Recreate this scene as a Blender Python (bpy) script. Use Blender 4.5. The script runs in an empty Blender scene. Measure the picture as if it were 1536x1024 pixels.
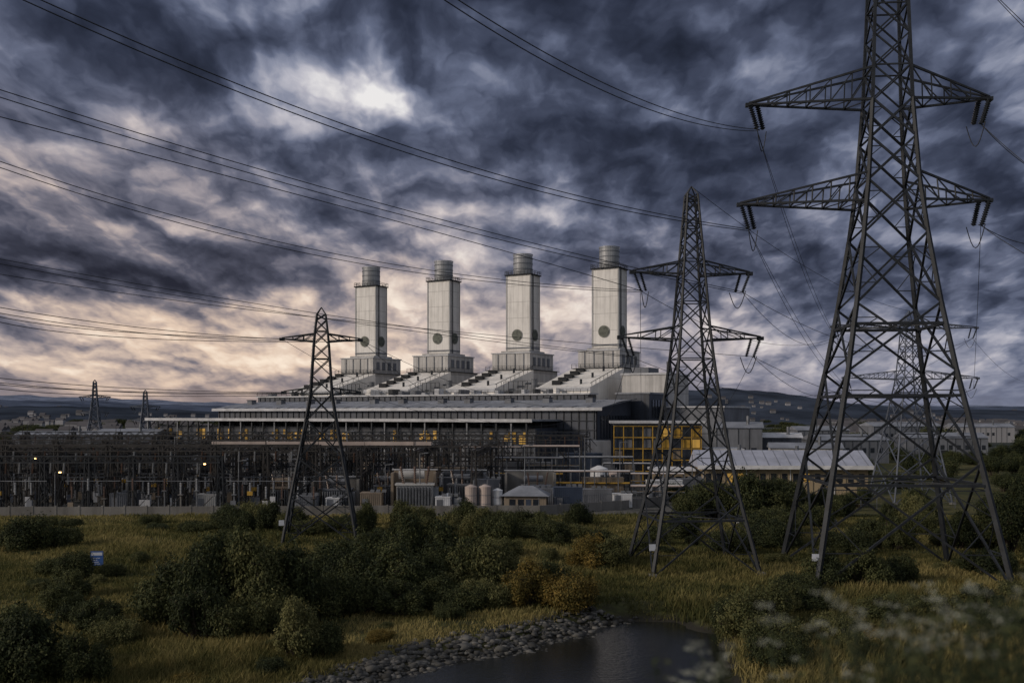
import bpy, math, random
import numpy as np
from mathutils import Vector, Matrix
random.seed(4); rng=np.random.default_rng(7)
scene=bpy.context.scene
COL=scene.collection

# ------------------------------------------------------------ materials
def lin(c):
    return tuple(((v/255)/12.92 if v/255<=.04045 else ((v/255+.055)/1.055)**2.4) for v in c)
class NT:
    def __init__(s,nt): s.nt=nt; s.n=nt.nodes; s.l=nt.links
    def node(s,t,**kw):
        n=s.n.new(t)
        for k,v in kw.items(): setattr(n,k,v)
        return n
    def put(s,inp,v):
        if isinstance(v,bpy.types.NodeSocket): s.l.new(v,inp)
        elif v is not None: inp.default_value=v
    def math(s,op,a,b=None,c=None,clamp=False):
        n=s.node('ShaderNodeMath',operation=op); n.use_clamp=clamp
        s.put(n.inputs[0],a); s.put(n.inputs[1],b)
        if c is not None: s.put(n.inputs[2],c)
        return n.outputs[0]
    def vm(s,op,a,b=None,c=None):
        n=s.node('ShaderNodeVectorMath',operation=op)
        s.put(n.inputs[0],a); s.put(n.inputs[1],b)
        if c is not None: s.put(n.inputs[2],c)
        return n.outputs['Value'] if op in('DOT_PRODUCT','LENGTH') else n.outputs[0]
    def noise(s,vec,scale,detail=4,rough=.55,lac=2.0,col=False,dim='3D'):
        n=s.node('ShaderNodeTexNoise'); n.noise_dimensions=dim; s.put(n.inputs['Vector'],vec)
        n.inputs['Scale'].default_value=scale; n.inputs['Detail'].default_value=detail
        n.inputs['Roughness'].default_value=rough; n.inputs['Lacunarity'].default_value=lac
        return n.outputs['Color'] if col else n.outputs['Fac']
    def ramp(s,f,stops,interp='LINEAR'):
        n=s.node('ShaderNodeValToRGB'); s.put(n.inputs[0],f); r=n.color_ramp; r.interpolation=interp
        while len(r.elements)<len(stops): r.elements.new(.5)
        for e,(p,c) in zip(r.elements,stops): e.position=p; e.color=(c[0],c[1],c[2],1)
        return n.outputs[0]
    def mix(s,f,a,b,bt='MIX'):
        n=s.node('ShaderNodeMixRGB',blend_type=bt); s.put(n.inputs[0],f)
        for i,v in((1,a),(2,b)):
            if isinstance(v,tuple): v=(v[0],v[1],v[2],1)
            s.put(n.inputs[i],v)
        return n.outputs[0]
    def mr(s,v,a,b,c=0.,d=1.,smooth=True):
        n=s.node('ShaderNodeMapRange'); n.interpolation_type='SMOOTHSTEP' if smooth else 'LINEAR'
        s.put(n.inputs[0],v)
        for i,x in enumerate((a,b,c,d)): n.inputs[i+1].default_value=x
        return n.outputs[0]

def newmat(name):
    m=bpy.data.materials.new(name); m.use_nodes=True
    t=NT(m.node_tree); b=m.node_tree.nodes['Principled BSDF']
    return m,t,b
def mat(name,c,rough=.7,metal=0.,var=.3,scale=.6,bump=0.,streak=False,emit=None,spec=.4):
    m,t,b=newmat(name)
    g=t.node('ShaderNodeNewGeometry').outputs['Position']
    if streak:
        g2=t.vm('MULTIPLY',g,(1.,1.,.12)); n=t.noise(g2,scale,4,.65)
        n=t.math('MULTIPLY_ADD',t.noise(g,scale*.25,3),.5,t.math('MULTIPLY',n,.5))
    else: n=t.noise(g,scale,4,.65)
    f=t.mr(n,.3,.7)
    a=tuple(x*(1-var) for x in c); d=tuple(min(1,x*(1+var*.6)) for x in c)
    t.put(b.inputs['Base Color'],t.mix(f,a,d))
    b.inputs['Roughness'].default_value=rough; b.inputs['Metallic'].default_value=metal
    b.inputs['Specular IOR Level'].default_value=spec
    if bump:
        bn=t.node('ShaderNodeBump'); bn.inputs['Strength'].default_value=bump; bn.inputs['Distance'].default_value=.1
        t.put(bn.inputs['Height'],t.noise(g,scale*8,4)); t.put(b.inputs['Normal'],bn.outputs[0])
    if emit:
        b.inputs['Emission Color'].default_value=(*emit[0],1); b.inputs['Emission Strength'].default_value=emit[1]
    return m
def cladding(name,c,period,var=.15,rough=.6,linedark=.6):
    """sheet metal cladding with vertical seams, horizontal panel joints and rain streaks (object space)"""
    m,t,b=newmat(name)
    o=t.node('ShaderNodeTexCoord').outputs['Object']
    sp=t.node('ShaderNodeSeparateXYZ'); t.put(sp.inputs[0],o)
    s=t.math('ADD',sp.outputs[0],sp.outputs[1])
    fr=t.math('FRACT',t.math('DIVIDE',s,period)); l1=t.math('LESS_THAN',fr,.07)
    fz=t.math('FRACT',t.math('DIVIDE',sp.outputs[2],period*3.1)); l2=t.math('LESS_THAN',fz,.03)
    ln=t.math('MAXIMUM',t.math('MULTIPLY',l1,.45),l2)
    st=t.noise(t.vm('MULTIPLY',o,(1,1,.06)),1.1,6,.7); blo=t.noise(o,.09,5,.6)
    f=t.mr(t.math('MULTIPLY_ADD',st,.5,t.math('MULTIPLY',blo,.5)),.36,.62)
    col=t.mix(f,tuple(x*(1-var*2) for x in c),tuple(min(1,x*(1+var*.4)) for x in c))
    wn=t.node('ShaderNodeTexWhiteNoise')
    cell=t.node('ShaderNodeCombineXYZ'); t.put(cell.inputs[0],t.math('FLOOR',t.math('DIVIDE',s,period))); t.put(cell.inputs[1],t.math('FLOOR',t.math('DIVIDE',sp.outputs[2],period*3.1)))
    t.put(wn.inputs['Vector'],cell.outputs[0])
    col=t.mix(t.math('MULTIPLY',wn.outputs['Value'],.16),col,tuple(x*.5 for x in c))
    col=t.mix(t.math('MULTIPLY',ln,linedark),col,tuple(x*.35 for x in c))
    t.put(b.inputs['Base Color'],col); b.inputs['Roughness'].default_value=rough
    return m

M={}
M['steel']=mat('galvanised_steel',(.021,.025,.032),.6,.15,.45,.8)
M['steel_l']=mat('galvanised_steel_bright',(.16,.17,.19),.5,.4,.4,.7)
M['steel_far']=mat('steel_haze_tinted',(.09,.105,.14),.7,.1,.3,.5)  # distant pylons: haze painted in as a paler, bluer steel colour
M['rust']=mat('weathered_gantry_steel',(.038,.036,.036),.75,.1,.5,.9)
M['wire']=mat('aluminium_conductor',(.03,.034,.042),.6,.3,.1)
M['insul']=mat('insulator_glass',(.035,.04,.05),.25,0,.3)
M['porc']=mat('insulator_porcelain',(.10,.06,.045),.35,0,.3)
M['porc_g']=mat('insulator_grey',(.26,.27,.29),.4,0,.2)
M['conc']=mat('concrete',(.17,.165,.16),.9,0,.4,.7,.3,True)
M['concl']=mat('pale_concrete',(.42,.42,.42),.85,0,.3,.5,.2,True)
M['stack']=cladding('stack_cladding',(.74,.72,.70),1.6)
M['hrsg']=cladding('boiler_cladding',(.50,.49,.485),2.2,var=.2)
M['hrsgtop']=cladding('boiler_duct_cladding',(.85,.82,.78),2.,var=.15,linedark=.4)
M['dcap']=mat('stack_cap_metal',(.30,.31,.33),.5,.3,.35,1.,0,True)
M['port']=mat('stack_port_paint',(.10,.115,.095),.6,0,.5,1.2)
M['portr']=mat('stack_port_rim',(.19,.20,.18),.6,0,.4,1.2)
M['dark']=mat('dark_opening',(.012,.014,.018),.8,0,.2)
M['navy']=cladding('hall_cladding_blue',(.045,.055,.08),1.5,var=.3,rough=.5)
M['roofg']=mat('hall_roof_sheet',(.20,.215,.25),.5,0,.3,.25)
M['fascia']=mat('pale_fascia',(.46,.47,.50),.55,0,.25,.4)
M['yell']=mat('yellow_paint',(.38,.23,.035),.6,0,.4,.5)
M['yelglow']=mat('lit_window_yellow',(.36,.21,.03),.6,0,.4,.5,emit=((1.,.58,.14),.24))
M['lamp']=mat('lit_lamp',(.8,.5,.2),.5,0,.1,emit=((1,.55,.18),7))
M['glass']=mat('dark_glass',(.02,.025,.035),.15,0,.3,.3,spec=.8)
M['blueg']=mat('pale_blue_roof',(.34,.36,.44),.45,0,.2,.2)
M['white']=mat('white_paint',(.62,.63,.66),.5,0,.2,.5)
M['beige']=mat('beige_render',(.30,.24,.16),.85,0,.3,.4,0,True)
M['pink']=mat('tank_paint_pale',(.42,.35,.32),.5,0,.25,.6,0,True)
M['bluebox']=mat('blue_grey_container',(.035,.05,.085),.6,0,.3,.5,0,True)
M['greybox']=mat('grey_equipment_paint',(.14,.15,.175),.6,0,.4,.6,0,True)
M['tan']=mat('tan_cabinet_paint',(.22,.18,.14),.7,0,.3,.6,0,True)
M['tyre']=mat('tyre_rubber',(.02,.02,.02),.9)
M['bark']=mat('bark',(.05,.04,.03),.95,0,.4,3.)
M['house']=mat('house_walls',(.27,.27,.29),.8,0,.5,.01)
M['houser']=mat('house_roofs',(.075,.072,.08),.8,0,.4,.01)
M['signb']=mat('sign_blue',(.04,.10,.30),.5,0,.1)
M['signw']=mat('sign_white',(.5,.53,.6),.5,0,.1)
M['umbel']=mat('pale_flower_heads',(.30,.31,.25),.9,0,.4,3.)

# ------------------------------------------------------------ mesh builder
class MB:
    def __init__(s): s.v=[]; s.f=[]; s.m=[]; s.mats=[]
    def mi(s,m):
        if m not in s.mats: s.mats.append(m)
        return s.mats.index(m)
    def add(s,vs,fs,m):
        o=len(s.v); s.v+= [tuple(p) for p in vs]; i=s.mi(m)
        for f in fs: s.f.append(tuple(o+k for k in f)); s.m.append(i)
    def box(s,x0,x1,y0,y1,z0,z1,m):
        s.add([(x0,y0,z0),(x1,y0,z0),(x1,y1,z0),(x0,y1,z0),(x0,y0,z1),(x1,y0,z1),(x1,y1,z1),(x0,y1,z1)],
              [(3,2,1,0),(4,5,6,7),(0,1,5,4),(1,2,6,5),(2,3,7,6),(3,0,4,7)],m)
    def prism(s,bot,top,m):
        n=len(bot); s.add(list(bot)+list(top),[tuple(reversed(range(n))),tuple(range(n,2*n))]+[(i,(i+1)%n,n+(i+1)%n,n+i) for i in range(n)],m)
    def beam(s,a,b,w,m,w2=None):
        a=Vector(a); b=Vector(b); d=(b-a)
        if d.length<1e-5: return
        d.normalize(); u=d.cross(Vector((0,0,1)))
        if u.length<.05: u=Vector((1,0,0))
        u.normalize(); v=d.cross(u); h=w/2; k=(w2 or w)/2
        c=[(-1,-1),(1,-1),(1,1),(-1,1)]
        s.add([a+u*x*h+v*y*h for x,y in c]+[b+u*x*k+v*y*k for x,y in c],
              [(0,1,2,3),(7,6,5,4),(1,0,4,5),(2,1,5,6),(3,2,6,7),(0,3,7,4)],m)
    def cyl(s,a,b,r,m,n=10,r2=None,cap=True):
        a=Vector(a); b=Vector(b); d=(b-a).normalized(); u=d.cross(Vector((0,0,1)))
        if u.length<.05: u=Vector((1,0,0))
        u.normalize(); v=d.cross(u); r2=r if r2 is None else r2
        vs=[a+(u*math.cos(t)+v*math.sin(t))*r for t in [2*math.pi*i/n for i in range(n)]]+[b+(u*math.cos(t)+v*math.sin(t))*r2 for t in [2*math.pi*i/n for i in range(n)]]
        fs=[(i,n+i,n+(i+1)%n,(i+1)%n) for i in range(n)]
        if cap: fs+=[tuple(range(n)),tuple(reversed(range(n,2*n)))]
        s.add(vs,fs,m)
    def insul(s,a,b,r,m,k=9,n=7):
        a=Vector(a); b=Vector(b); s.cyl(a,b,r*.4,m,5)
        for i in range(k):
            p=a.lerp(b,(i+.2)/k); q=a.lerp(b,(i+.8)/k); s.cyl(p,q,r,m,n,r*.55)
    def obj(s,name,parent=None,loc=None,rot=0,smooth=False):
        me=bpy.data.meshes.new(name); me.from_pydata(s.v,[],s.f); me.polygons.foreach_set('material_index',s.m)
        for m in s.mats: me.materials.append(m)
        me.update(); o=bpy.data.objects.new(name,me); COL.objects.link(o)
        if loc: o.location=loc
        o.rotation_euler[2]=rot
        if parent: o.parent=parent
        return o
def empty(name,loc=(0,0,0),rot=0):
    e=bpy.data.objects.new(name,None); COL.objects.link(e); e.location=loc; e.rotation_euler[2]=rot; return e

# ------------------------------------------------------------ terrain
POND=[(-17,36),(-13,46),(-10,53),(-7.6,58.5),(-4.6,62.6),(1.2,66.6),(5.6,72),(8.4,75.8),(11.8,75.6),(14.4,70.5),(13.4,66),(12.6,60),(12.6,54),(15,44),(17,36)]
def poly_sd(x,y,P):
    d=np.full(np.shape(x),1e9); ins=np.zeros(np.shape(x),bool); n=len(P)
    for i in range(n):
        ax,ay=P[i]; bx,by=P[(i+1)%n]
        ex,ey=bx-ax,by-ay; wx,wy=x-ax,y-ay
        t=np.clip((wx*ex+wy*ey)/(ex*ex+ey*ey),0,1)
        d=np.minimum(d,np.hypot(wx-t*ex,wy-t*ey))
        c=((ay>y)!=(by>y))&(x<(bx-ax)*(y-ay)/(by-ay+1e-12)+ax); ins^=c
    return np.where(ins,-d,d)
def sst(x,a,b):
    t=np.clip((x-a)/(b-a),0,1); return t*t*(3-2*t)
def wav(x,y):
    return (np.sin(x*.13+1.3*np.sin(y*.09))+np.sin(y*.17+x*.05+2)+.5*np.sin(x*.41+y*.23)+.4*np.sin(y*.53-x*.31+1)+.25*np.sin(x*1.1+y*.9)+.2*np.sin(y*1.7-x*1.3))/3
def ground_z(x,y):
    x=np.asarray(x,float); y=np.asarray(y,float)
    z=12.4*(1-sst(y,3,33))
    und=wav(x,y)*.45*sst(y,36,50)*(1-sst(y,138,146))
    sd=poly_sd(x+.5*np.sin(y*1.3)+.25*np.sin(y*3.1+x),y,POND)
    near=(1-sst(np.abs(x),95,140))
    z=z+und*near
    bank=np.where(sd<0,-1.-1.2*sst(-sd,0,3),-1.+1.*sst(sd,-.2,4.0))
    w=1-sst(sd,0,5.5)
    return np.where(sd<5.5,z*(1-w)+bank*w,z)
def axis(lo,hi,step,lim,g=1.16):
    a=list(np.arange(lo,hi+1e-6,step)); s=step; p=hi
    while p<lim: s*=g; p+=s; a.append(p)
    s=step; p=lo
    while p>-lim: s*=g; p-=s; a.insert(0,p)
    return np.array(a)
gx=axis(-75,75,1.,14000); gy=axis(0,150,.9,14000)
X,Y=np.meshgrid(gx,gy); Z=ground_z(X,Y); nx,ny=len(gx),len(gy)
vs=np.stack([X,Y,Z],-1).reshape(-1,3)
idx=np.arange(nx*ny).reshape(ny,nx)
q=np.stack([idx[:-1,:-1],idx[:-1,1:],idx[1:,1:],idx[1:,:-1]],-1).reshape(-1,4)
def fast_mesh(name,vs,q,mt,var=None,smooth=False):
    me=bpy.data.meshes.new(name); k=q.shape[1]
    me.vertices.add(len(vs)); me.vertices.foreach_set('co',np.ascontiguousarray(vs,dtype=np.float32).ravel())
    me.loops.add(q.size); me.loops.foreach_set('vertex_index',q.astype(np.int32).ravel())
    me.polygons.add(len(q)); me.polygons.foreach_set('loop_start',np.arange(0,q.size,k,dtype=np.int32))
    try: me.polygons.foreach_set('loop_total',np.full(len(q),k,dtype=np.int32))
    except Exception: pass
    me.update(calc_edges=True)
    if var is not None:
        at=me.attributes.new('var','FLOAT','POINT'); at.data.foreach_set('value',np.asarray(var,np.float32))
    if smooth: me.polygons.foreach_set('use_smooth',np.ones(len(q),bool))
    me.materials.append(mt); return me
def link(name,me,loc=(0,0,0),rot=0,scale=(1,1,1),parent=None):
    o=bpy.data.objects.new(name,me); COL.objects.link(o); o.location=loc; o.rotation_euler[2]=rot; o.scale=scale
    if parent: o.parent=parent
    return o
# ground material
m,t,b=newmat('meadow_and_gravel'); P=t.node('ShaderNodeNewGeometry').outputs['Position']
sp=t.node('ShaderNodeSeparateXYZ'); t.put(sp.inputs[0],P)
n1=t.noise(P,.06,5,.6); n2=t.noise(P,.9,5,.7); n3=t.noise(P,.012,5,.6)
gr=t.mix(t.mr(n1,.4,.6),(.045,.052,.02),(.12,.11,.04)); gr=t.mix(t.mr(n2,.35,.7),gr,(.03,.03,.015))
far=t.mix(t.mr(n3,.42,.58),(.035,.042,.04),(.075,.08,.075)); far=t.mix(t.mr(t.noise(P,.05,4),.45,.6),far,(.022,.03,.028))  # far fields, with distance haze painted in as a cooler tint
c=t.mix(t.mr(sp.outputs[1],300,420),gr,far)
gv=t.mix(t.mr(t.noise(P,2.5,5,.7),.35,.65),(.06,.06,.058),(.15,.145,.135))
gv=t.mix(t.mr(t.noise(P,.15,4),.45,.6),gv,(.05,.052,.05))
gm=t.math('MULTIPLY',t.mr(sp.outputs[1],146,148),t.mr(sp.outputs[1],345,335)); gm=t.math('MULTIPLY',gm,t.mr(sp.outputs[0],46,38)); gm=t.math('MULTIPLY',gm,t.mr(sp.outputs[0],-160,-155))
c=t.mix(gm,c,gv)
mud=t.mr(t.math('ADD',sp.outputs[2],t.math('MULTIPLY',n2,.3)),-.2,-.55)
c=t.mix(mud,c,(.03,.028,.023))
t.put(b.inputs['Base Color'],c); b.inputs['Roughness'].default_value=.95; b.inputs['Specular IOR Level'].default_value=.15
bn=t.node('ShaderNodeBump'); bn.inputs['Strength'].default_value=.6; bn.inputs['Distance'].default_value=.2; t.put(bn.inputs['Height'],n2); t.put(b.inputs['Normal'],bn.outputs[0])
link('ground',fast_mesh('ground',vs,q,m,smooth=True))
# water
m,t,b=newmat('river_water'); P=t.node('ShaderNodeNewGeometry').outputs['Position']
b.inputs['Base Color'].default_value=(.012,.013,.012,1); b.inputs['Roughness'].default_value=.05; b.inputs['IOR'].default_value=1.33
bn=t.node('ShaderNodeBump'); bn.inputs['Strength'].default_value=.5; bn.inputs['Distance'].default_value=.05
t.put(bn.inputs['Height'],t.noise(t.vm('MULTIPLY',P,(1.,2.2,1.)),2.2,4,.6)); t.put(b.inputs['Normal'],bn.outputs[0])
wb=MB(); wb.add([(-24,33.,-.85),(22,33.,-.85),(22,80,-.85),(-24,80,-.85)],[(0,1,2,3)],m); wb.obj('river_water')

# ------------------------------------------------------------ vegetation
def leafmat(name,c1,c2,c3,trans=.15):
    m,t,b=newmat(name); at=t.node('ShaderNodeAttribute'); at.attribute_name='var'
    P=t.node('ShaderNodeNewGeometry').outputs['Position']
    oi=t.node('ShaderNodeObjectInfo').outputs['Random']
    f=t.math('MULTIPLY_ADD',t.noise(P,.45,3,.6),.55,t.math('MULTIPLY',at.outputs['Fac'],.45))
    f=t.math('MULTIPLY_ADD',t.math('SUBTRACT',oi,.5),.22,f)
    c=t.ramp(f,[(.28,c1),(.5,c2),(.78,c3)])
    t.put(b.inputs['Base Color'],c); b.inputs['Roughness'].default_value=.75; b.inputs['Specular IOR Level'].default_value=.2
    tr=t.node('ShaderNodeBsdfTranslucent'); t.put(tr.inputs['Color'],c)
    mx=t.node('ShaderNodeMixShader'); mx.inputs[0].default_value=trans
    out=m.node_tree.nodes['Material Output']; t.l.new(b.outputs[0],mx.inputs[1]); t.l.new(tr.outputs[0],mx.inputs[2]); t.l.new(mx.outputs[0],out.inputs[0])
    return m
LM={'dark':leafmat('foliage_dark',(.018,.026,.013),(.044,.055,.022),(.11,.115,.045)),
    'olive':leafmat('foliage_olive',(.036,.045,.018),(.092,.098,.038),(.19,.18,.075)),
    'gold':leafmat('foliage_autumn',(.05,.048,.015),(.14,.11,.03),(.24,.16,.04))}
GM=leafmat('grass_blades',(.05,.06,.02),(.15,.14,.05),(.33,.275,.115),.25)
def quads_from(p,nrm,size,asp,rg,up=None):
    n=len(p); r=rg.normal(size=(n,3)) if up is None else up
    tt=np.cross(nrm,r); tt/=np.linalg.norm(tt,axis=1)[:,None]+1e-9
    bb=np.cross(nrm,tt); bb/=np.linalg.norm(bb,axis=1)[:,None]+1e-9
    s=size[:,None]
    V=np.stack([p-tt*s,p-bb*s*asp+nrm*s*.15,p+tt*s,p+bb*s*asp+nrm*s*.15],1)
    return V.reshape(-1,3)
def make_bush(name,seed,lobes,n,size,H):
    rg=np.random.default_rng(seed)
    L=np.array(lobes); w=L[:,3]**2; k=rg.choice(len(L),n,p=w/w.sum())
    d=rg.normal(size=(n,3)); d/=np.linalg.norm(d,axis=1)[:,None]
    ph=rg.uniform(0,6,6)
    bump=1+.20*np.sin(d[:,0]*7+ph[0]+k)+.18*np.sin(d[:,1]*9+ph[1]+k*2)+.17*np.sin(d[:,2]*11+ph[2]+k*3)+.15*np.sin((d[:,0]+d[:,2])*19+ph[3]+k)
    r=L[k,3]*bump*(1-.45*rg.random(n)**2.2)
    sprig=rg.random(n)<.09; r=np.where(sprig,r*(1.+.5*rg.random(n)),r)
    p=L[k,:3]+d*r[:,None]
    nr=d*.8+rg.normal(size=(n,3))*.55+np.array([0,0,.25]); nr/=np.linalg.norm(nr,axis=1)[:,None]
    ok=p[:,2]>.01; p=p[ok]; nr=nr[ok]; n=len(p)
    V=quads_from(p,nr,size*rg.uniform(.6,1.4,n),.5,rg)
    Q=np.arange(4*n).reshape(-1,4)
    var=np.repeat(np.clip(rg.normal(.5,.24,n)+.18*np.sin(k[ok]*2.3),0,1),4)
    sb=MB()
    for (x,y,z,rr) in lobes:
        a=Vector((x*.12+rg.normal()*.03,y*.12,-.05)); c=Vector((x*.55,y*.55,z*.5)); e=Vector((x,y,z))
        sb.beam(a,c,.07,0,.045); sb.beam(c,e,.045,0,.02)
        for _ in range(5):
            dd=Vector(rg.normal(size=3)); dd.z=abs(dd.z); dd.normalize(); sb.beam(e,e+dd*rr*.95,.02,0,.006)
    sv=np.array(sb.v); sf=np.array(sb.f)+len(V)
    me=fast_mesh(name,np.vstack([V,sv]),np.vstack([Q,sf]),LM['dark'],np.concatenate([var,np.full(len(sv),.3)]))
    me.materials.append(M['bark'])
    mi=np.zeros(len(Q)+len(sf),np.int32); mi[len(Q):]=1; me.polygons.foreach_set('material_index',mi)
    return me
def rl(rg,n,w,h,r0,r1,zmin=.25):
    out=[]
    for i in range(n):
        a=rg.uniform(0,6.283); q=rg.uniform(0,1)**.6*w; z=zmin+rg.uniform(0,1)*(h-zmin)*(1-.55*(q/w)**2)
        out.append((q*math.cos(a),q*math.sin(a),z,rg.uniform(r0,r1)))
    return out
BM={}
g_=np.random.default_rng(11)
specs={'round':(18,.64,1.0,.22,.42,20000,.033),'wide':(20,.8,.62,.2,.36,19000,.031),'lumpy':(24,.68,1.15,.16,.34,20000,.031),'spiky':(36,.72,1.05,.1,.23,17000,.029),'tree':(26,.62,1.5,.18,.34,20000,.031)}
for i,(k,(n,w,h,r0,r1,cnt,sz)) in enumerate(specs.items()):
    for v in range(2):
        lobes=rl(g_,n,w,h,r0,r1,.3 if k!='tree' else .6)
        for cm in ('dark','olive','gold'):
            if cm=='dark': base=make_bush('shrub_'+k,20+i*3+v,lobes,cnt,sz,h); BM[(k,v,cm)]=base
            else:
                c=base.copy(); c.materials[0]=LM[cm]; BM[(k,v,cm)]=c
TOP={'round':1.35,'wide':.95,'lumpy':1.4,'spiky':1.2,'tree':1.8}
def shrub(x,y,r,h,kind='round',cm='dark',name='shrub',parent=None):
    me=BM[(kind,random.randint(0,1),cm)]
    z=float(ground_z(x,y))-.08
    return link(name,me,(x,y,z),random.uniform(0,6.28),(r,r*random.uniform(.85,1.1),h/TOP[kind]),parent)
S=[(-24.2,71,2.8,5.2,'round','dark'),(-21.2,70,3.3,6.8,'lumpy','dark'),(-18.3,69.5,3.1,7.4,'lumpy','olive'),(-15.8,71.5,3.0,6.6,'round','dark'),(-20.6,66,2.4,4.2,'spiky','dark'),(-17.6,66.5,2.3,3.6,'wide','olive'),
(-13,79,3.0,4.9,'round','dark'),(-9.2,78,3.3,5.0,'lumpy','dark'),(-6.6,80,2.4,4.0,'spiky','dark'),(-11.2,75.5,2.4,3.3,'wide','dark'),(-8.2,74,2.3,2.9,'spiky','dark'),(-13.6,74,2.4,3.6,'round','dark'),
(-3.2,81,3.2,5.6,'round','olive'),(-1.2,82.5,2.4,4.6,'lumpy','olive'),(-9.6,90,3.4,6.4,'lumpy','dark'),(-6.6,91,3.2,6.2,'round','dark'),(-12.5,93,3.2,5.2,'round','dark'),(-16,84,2.8,4.4,'lumpy','dark'),(-19.5,79,2.8,4.8,'round','dark'),(-6,86,2.8,4.6,'round','dark'),
(-1.6,76.5,2.3,2.9,'wide','olive'),(1.2,77,2.8,4.0,'spiky','gold'),(4.2,76.8,2.6,3.2,'wide','gold'),(-3.4,75.5,1.9,2.4,'wide','dark'),(3.2,79,2.5,3.5,'lumpy','dark'),(-5.6,76.5,2.2,3.,'round','dark'),
(7.2,96,2.5,3.7,'round','gold'),(9.8,95.5,2.5,3.4,'lumpy','olive'),(8.6,98,2.8,4.0,'round','dark'),(4.8,112,2.6,3.4,'round','dark'),
(-13.5,61.5,2.2,4.1,'lumpy','olive'),(-12.2,63,1.6,2.6,'wide','dark'),
(15.6,67,2.4,4.2,'round','olive'),(17.8,68.2,2.3,3.9,'spiky','olive'),(16.0,71.8,1.9,2.8,'wide','dark'),(16.6,62.8,2.,2.6,'wide','olive'),(15.6,58.5,1.8,2.4,'wide','dark'),
(-54,110,3.6,4.4,'round','dark'),(-50.5,112,2.5,3.4,'wide','dark'),(-26.5,54.5,2.6,4.6,'round','dark'),(-23.8,55,2,3.3,'spiky','dark'),(-29,58,2.6,4,'lumpy','dark'),(-31,61,2.2,3.2,'round','olive'),
(-28,68,2.1,2.7,'spiky','dark'),(-26,65.5,1.8,2.1,'wide','olive'),(-31,72,1.8,1.9,'wide','dark'),(-34,75,2,2.4,'round','dark'),(-36,81,2.2,2.4,'lumpy','dark'),
(28,140,4.4,7.2,'tree','dark'),(32.5,139,4.6,7.6,'round','dark'),(37,141,4,6.6,'tree','dark'),(24.6,138,3,4.4,'round','dark'),(41,150,3.6,6.,'tree','dark'),
(19.6,72.8,1.8,2.9,'spiky','olive'),(22,74,2.,2.6,'round','dark'),(27,86.5,2.6,3.9,'round','dark'),(30.5,86,2.7,4.0,'lumpy','dark'),(34,88,2.4,3.2,'wide','dark'),(24,84,2,2.4,'wide','dark'),
(1.4,125,2.6,3.8,'round','dark'),(-39.5,90,2.1,3,'round','dark'),(-42.4,93,1.8,1.9,'wide','dark'),(-37,92,1.5,1.7,'wide','olive'),
(53,107,3.6,8.5,'tree','dark'),(57,110,4,9.5,'tree','dark'),(54,101,3,5,'round','dark'),(50,112,3,4.6,'lumpy','dark'),(58,100,3.5,7,'tree','dark'),
(44,92,2.5,2.9,'wide','dark'),(47.5,86,2.6,2.8,'wide','dark'),(41,80,2.4,2.4,'wide','olive'),(36,77,2.3,2.3,'spiky','dark'),(31,74,2.2,2.4,'wide','olive'),(26,70,2.1,2.5,'lumpy','dark'),(33,68,2.3,2.6,'wide','dark'),(21,65,1.9,2.2,'wide','olive'),
(-33,62,2,2.0,'spiky','dark'),(-30.5,100,2.2,2.6,'round','dark'),(-25,98,2.4,3.,'wide','dark'),(-28,103,2.4,3.4,'round','dark'),(-22.5,86,2.4,3.8,'lumpy','dark'),(-25.5,84,2.0,2.8,'round','dark'),
(-17,100,2.6,3.2,'round','dark'),(-13,104,2.4,3,'lumpy','dark'),(-1,104,2.2,2.6,'wide','olive'),(-4,100,2.2,3.0,'round','dark'),
(13,105,2,2.2,'wide','olive'),(16,112,2.4,2.6,'round','dark'),(23,106,2.4,3,'wide','dark'),(20,120,3,3.4,'round','dark'),(29,112,3,3.6,'round','dark'),(36,108,3,3.2,'wide','dark'),(41,115,3,4,'round','dark')]
for a in S: shrub(*a)
for i in range(30):
    x=-38+i*1.6+random.uniform(-.9,.9); y=128+random.uniform(-9,9)
    shrub(x,y,random.uniform(1.8,3),random.uniform(2.0,4.0),random.choice(['round','wide','lumpy']),random.choice(['dark','dark','olive']))
for i in range(40):
    x=random.uniform(28,64); y=random.uniform(112,172)
    shrub(x,y,random.uniform(1.8,3.4),random.uniform(2,4.5),random.choice(['round','wide','lumpy','spiky']),random.choice(['dark','dark','olive']))
for i in range(16):
    shrub(random.uniform(-66,-30),random.uniform(118,140),random.uniform(1,2),random.uniform(1,1.8),'wide',random.choice(['dark','olive']))
cnt=0
while cnt<80:      # low scrub scattered through the meadow
    y=random.uniform(54,112); x=random.uniform(-.5,.52)*y
    if float(poly_sd(np.array([x]),np.array([y]),POND)[0])<4: continue
    r=random.uniform(.6,1.4); shrub(x,y,r,r*random.uniform(.8,1.3),random.choice(['wide','spiky','round']),random.choice(['dark','olive','olive','gold'])); cnt+=1
dt=empty('distant_trees')
for i in range(420):
    y=random.uniform(330,1500); x=random.uniform(-.56,.56)*y
    k=random.uniform(5,11)
    link('tree_clump',BM[(random.choice(['round','wide','lumpy']),random.randint(0,1),'dark')],(x,y,-.5),random.uniform(0,6),(k*1.7,k,k*random.uniform(.45,.7)),dt)
for i in range(40):
    y=random.uniform(190,330); x=random.uniform(.30,.56)*y
    k=random.uniform(2.4,4.4)
    link('tree_clump',BM[(random.choice(['round','tree','lumpy']),random.randint(0,1),'dark')],(x,y,-.3),random.uniform(0,6),(k,k,k*random.uniform(.7,1.1)),dt)

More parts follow.
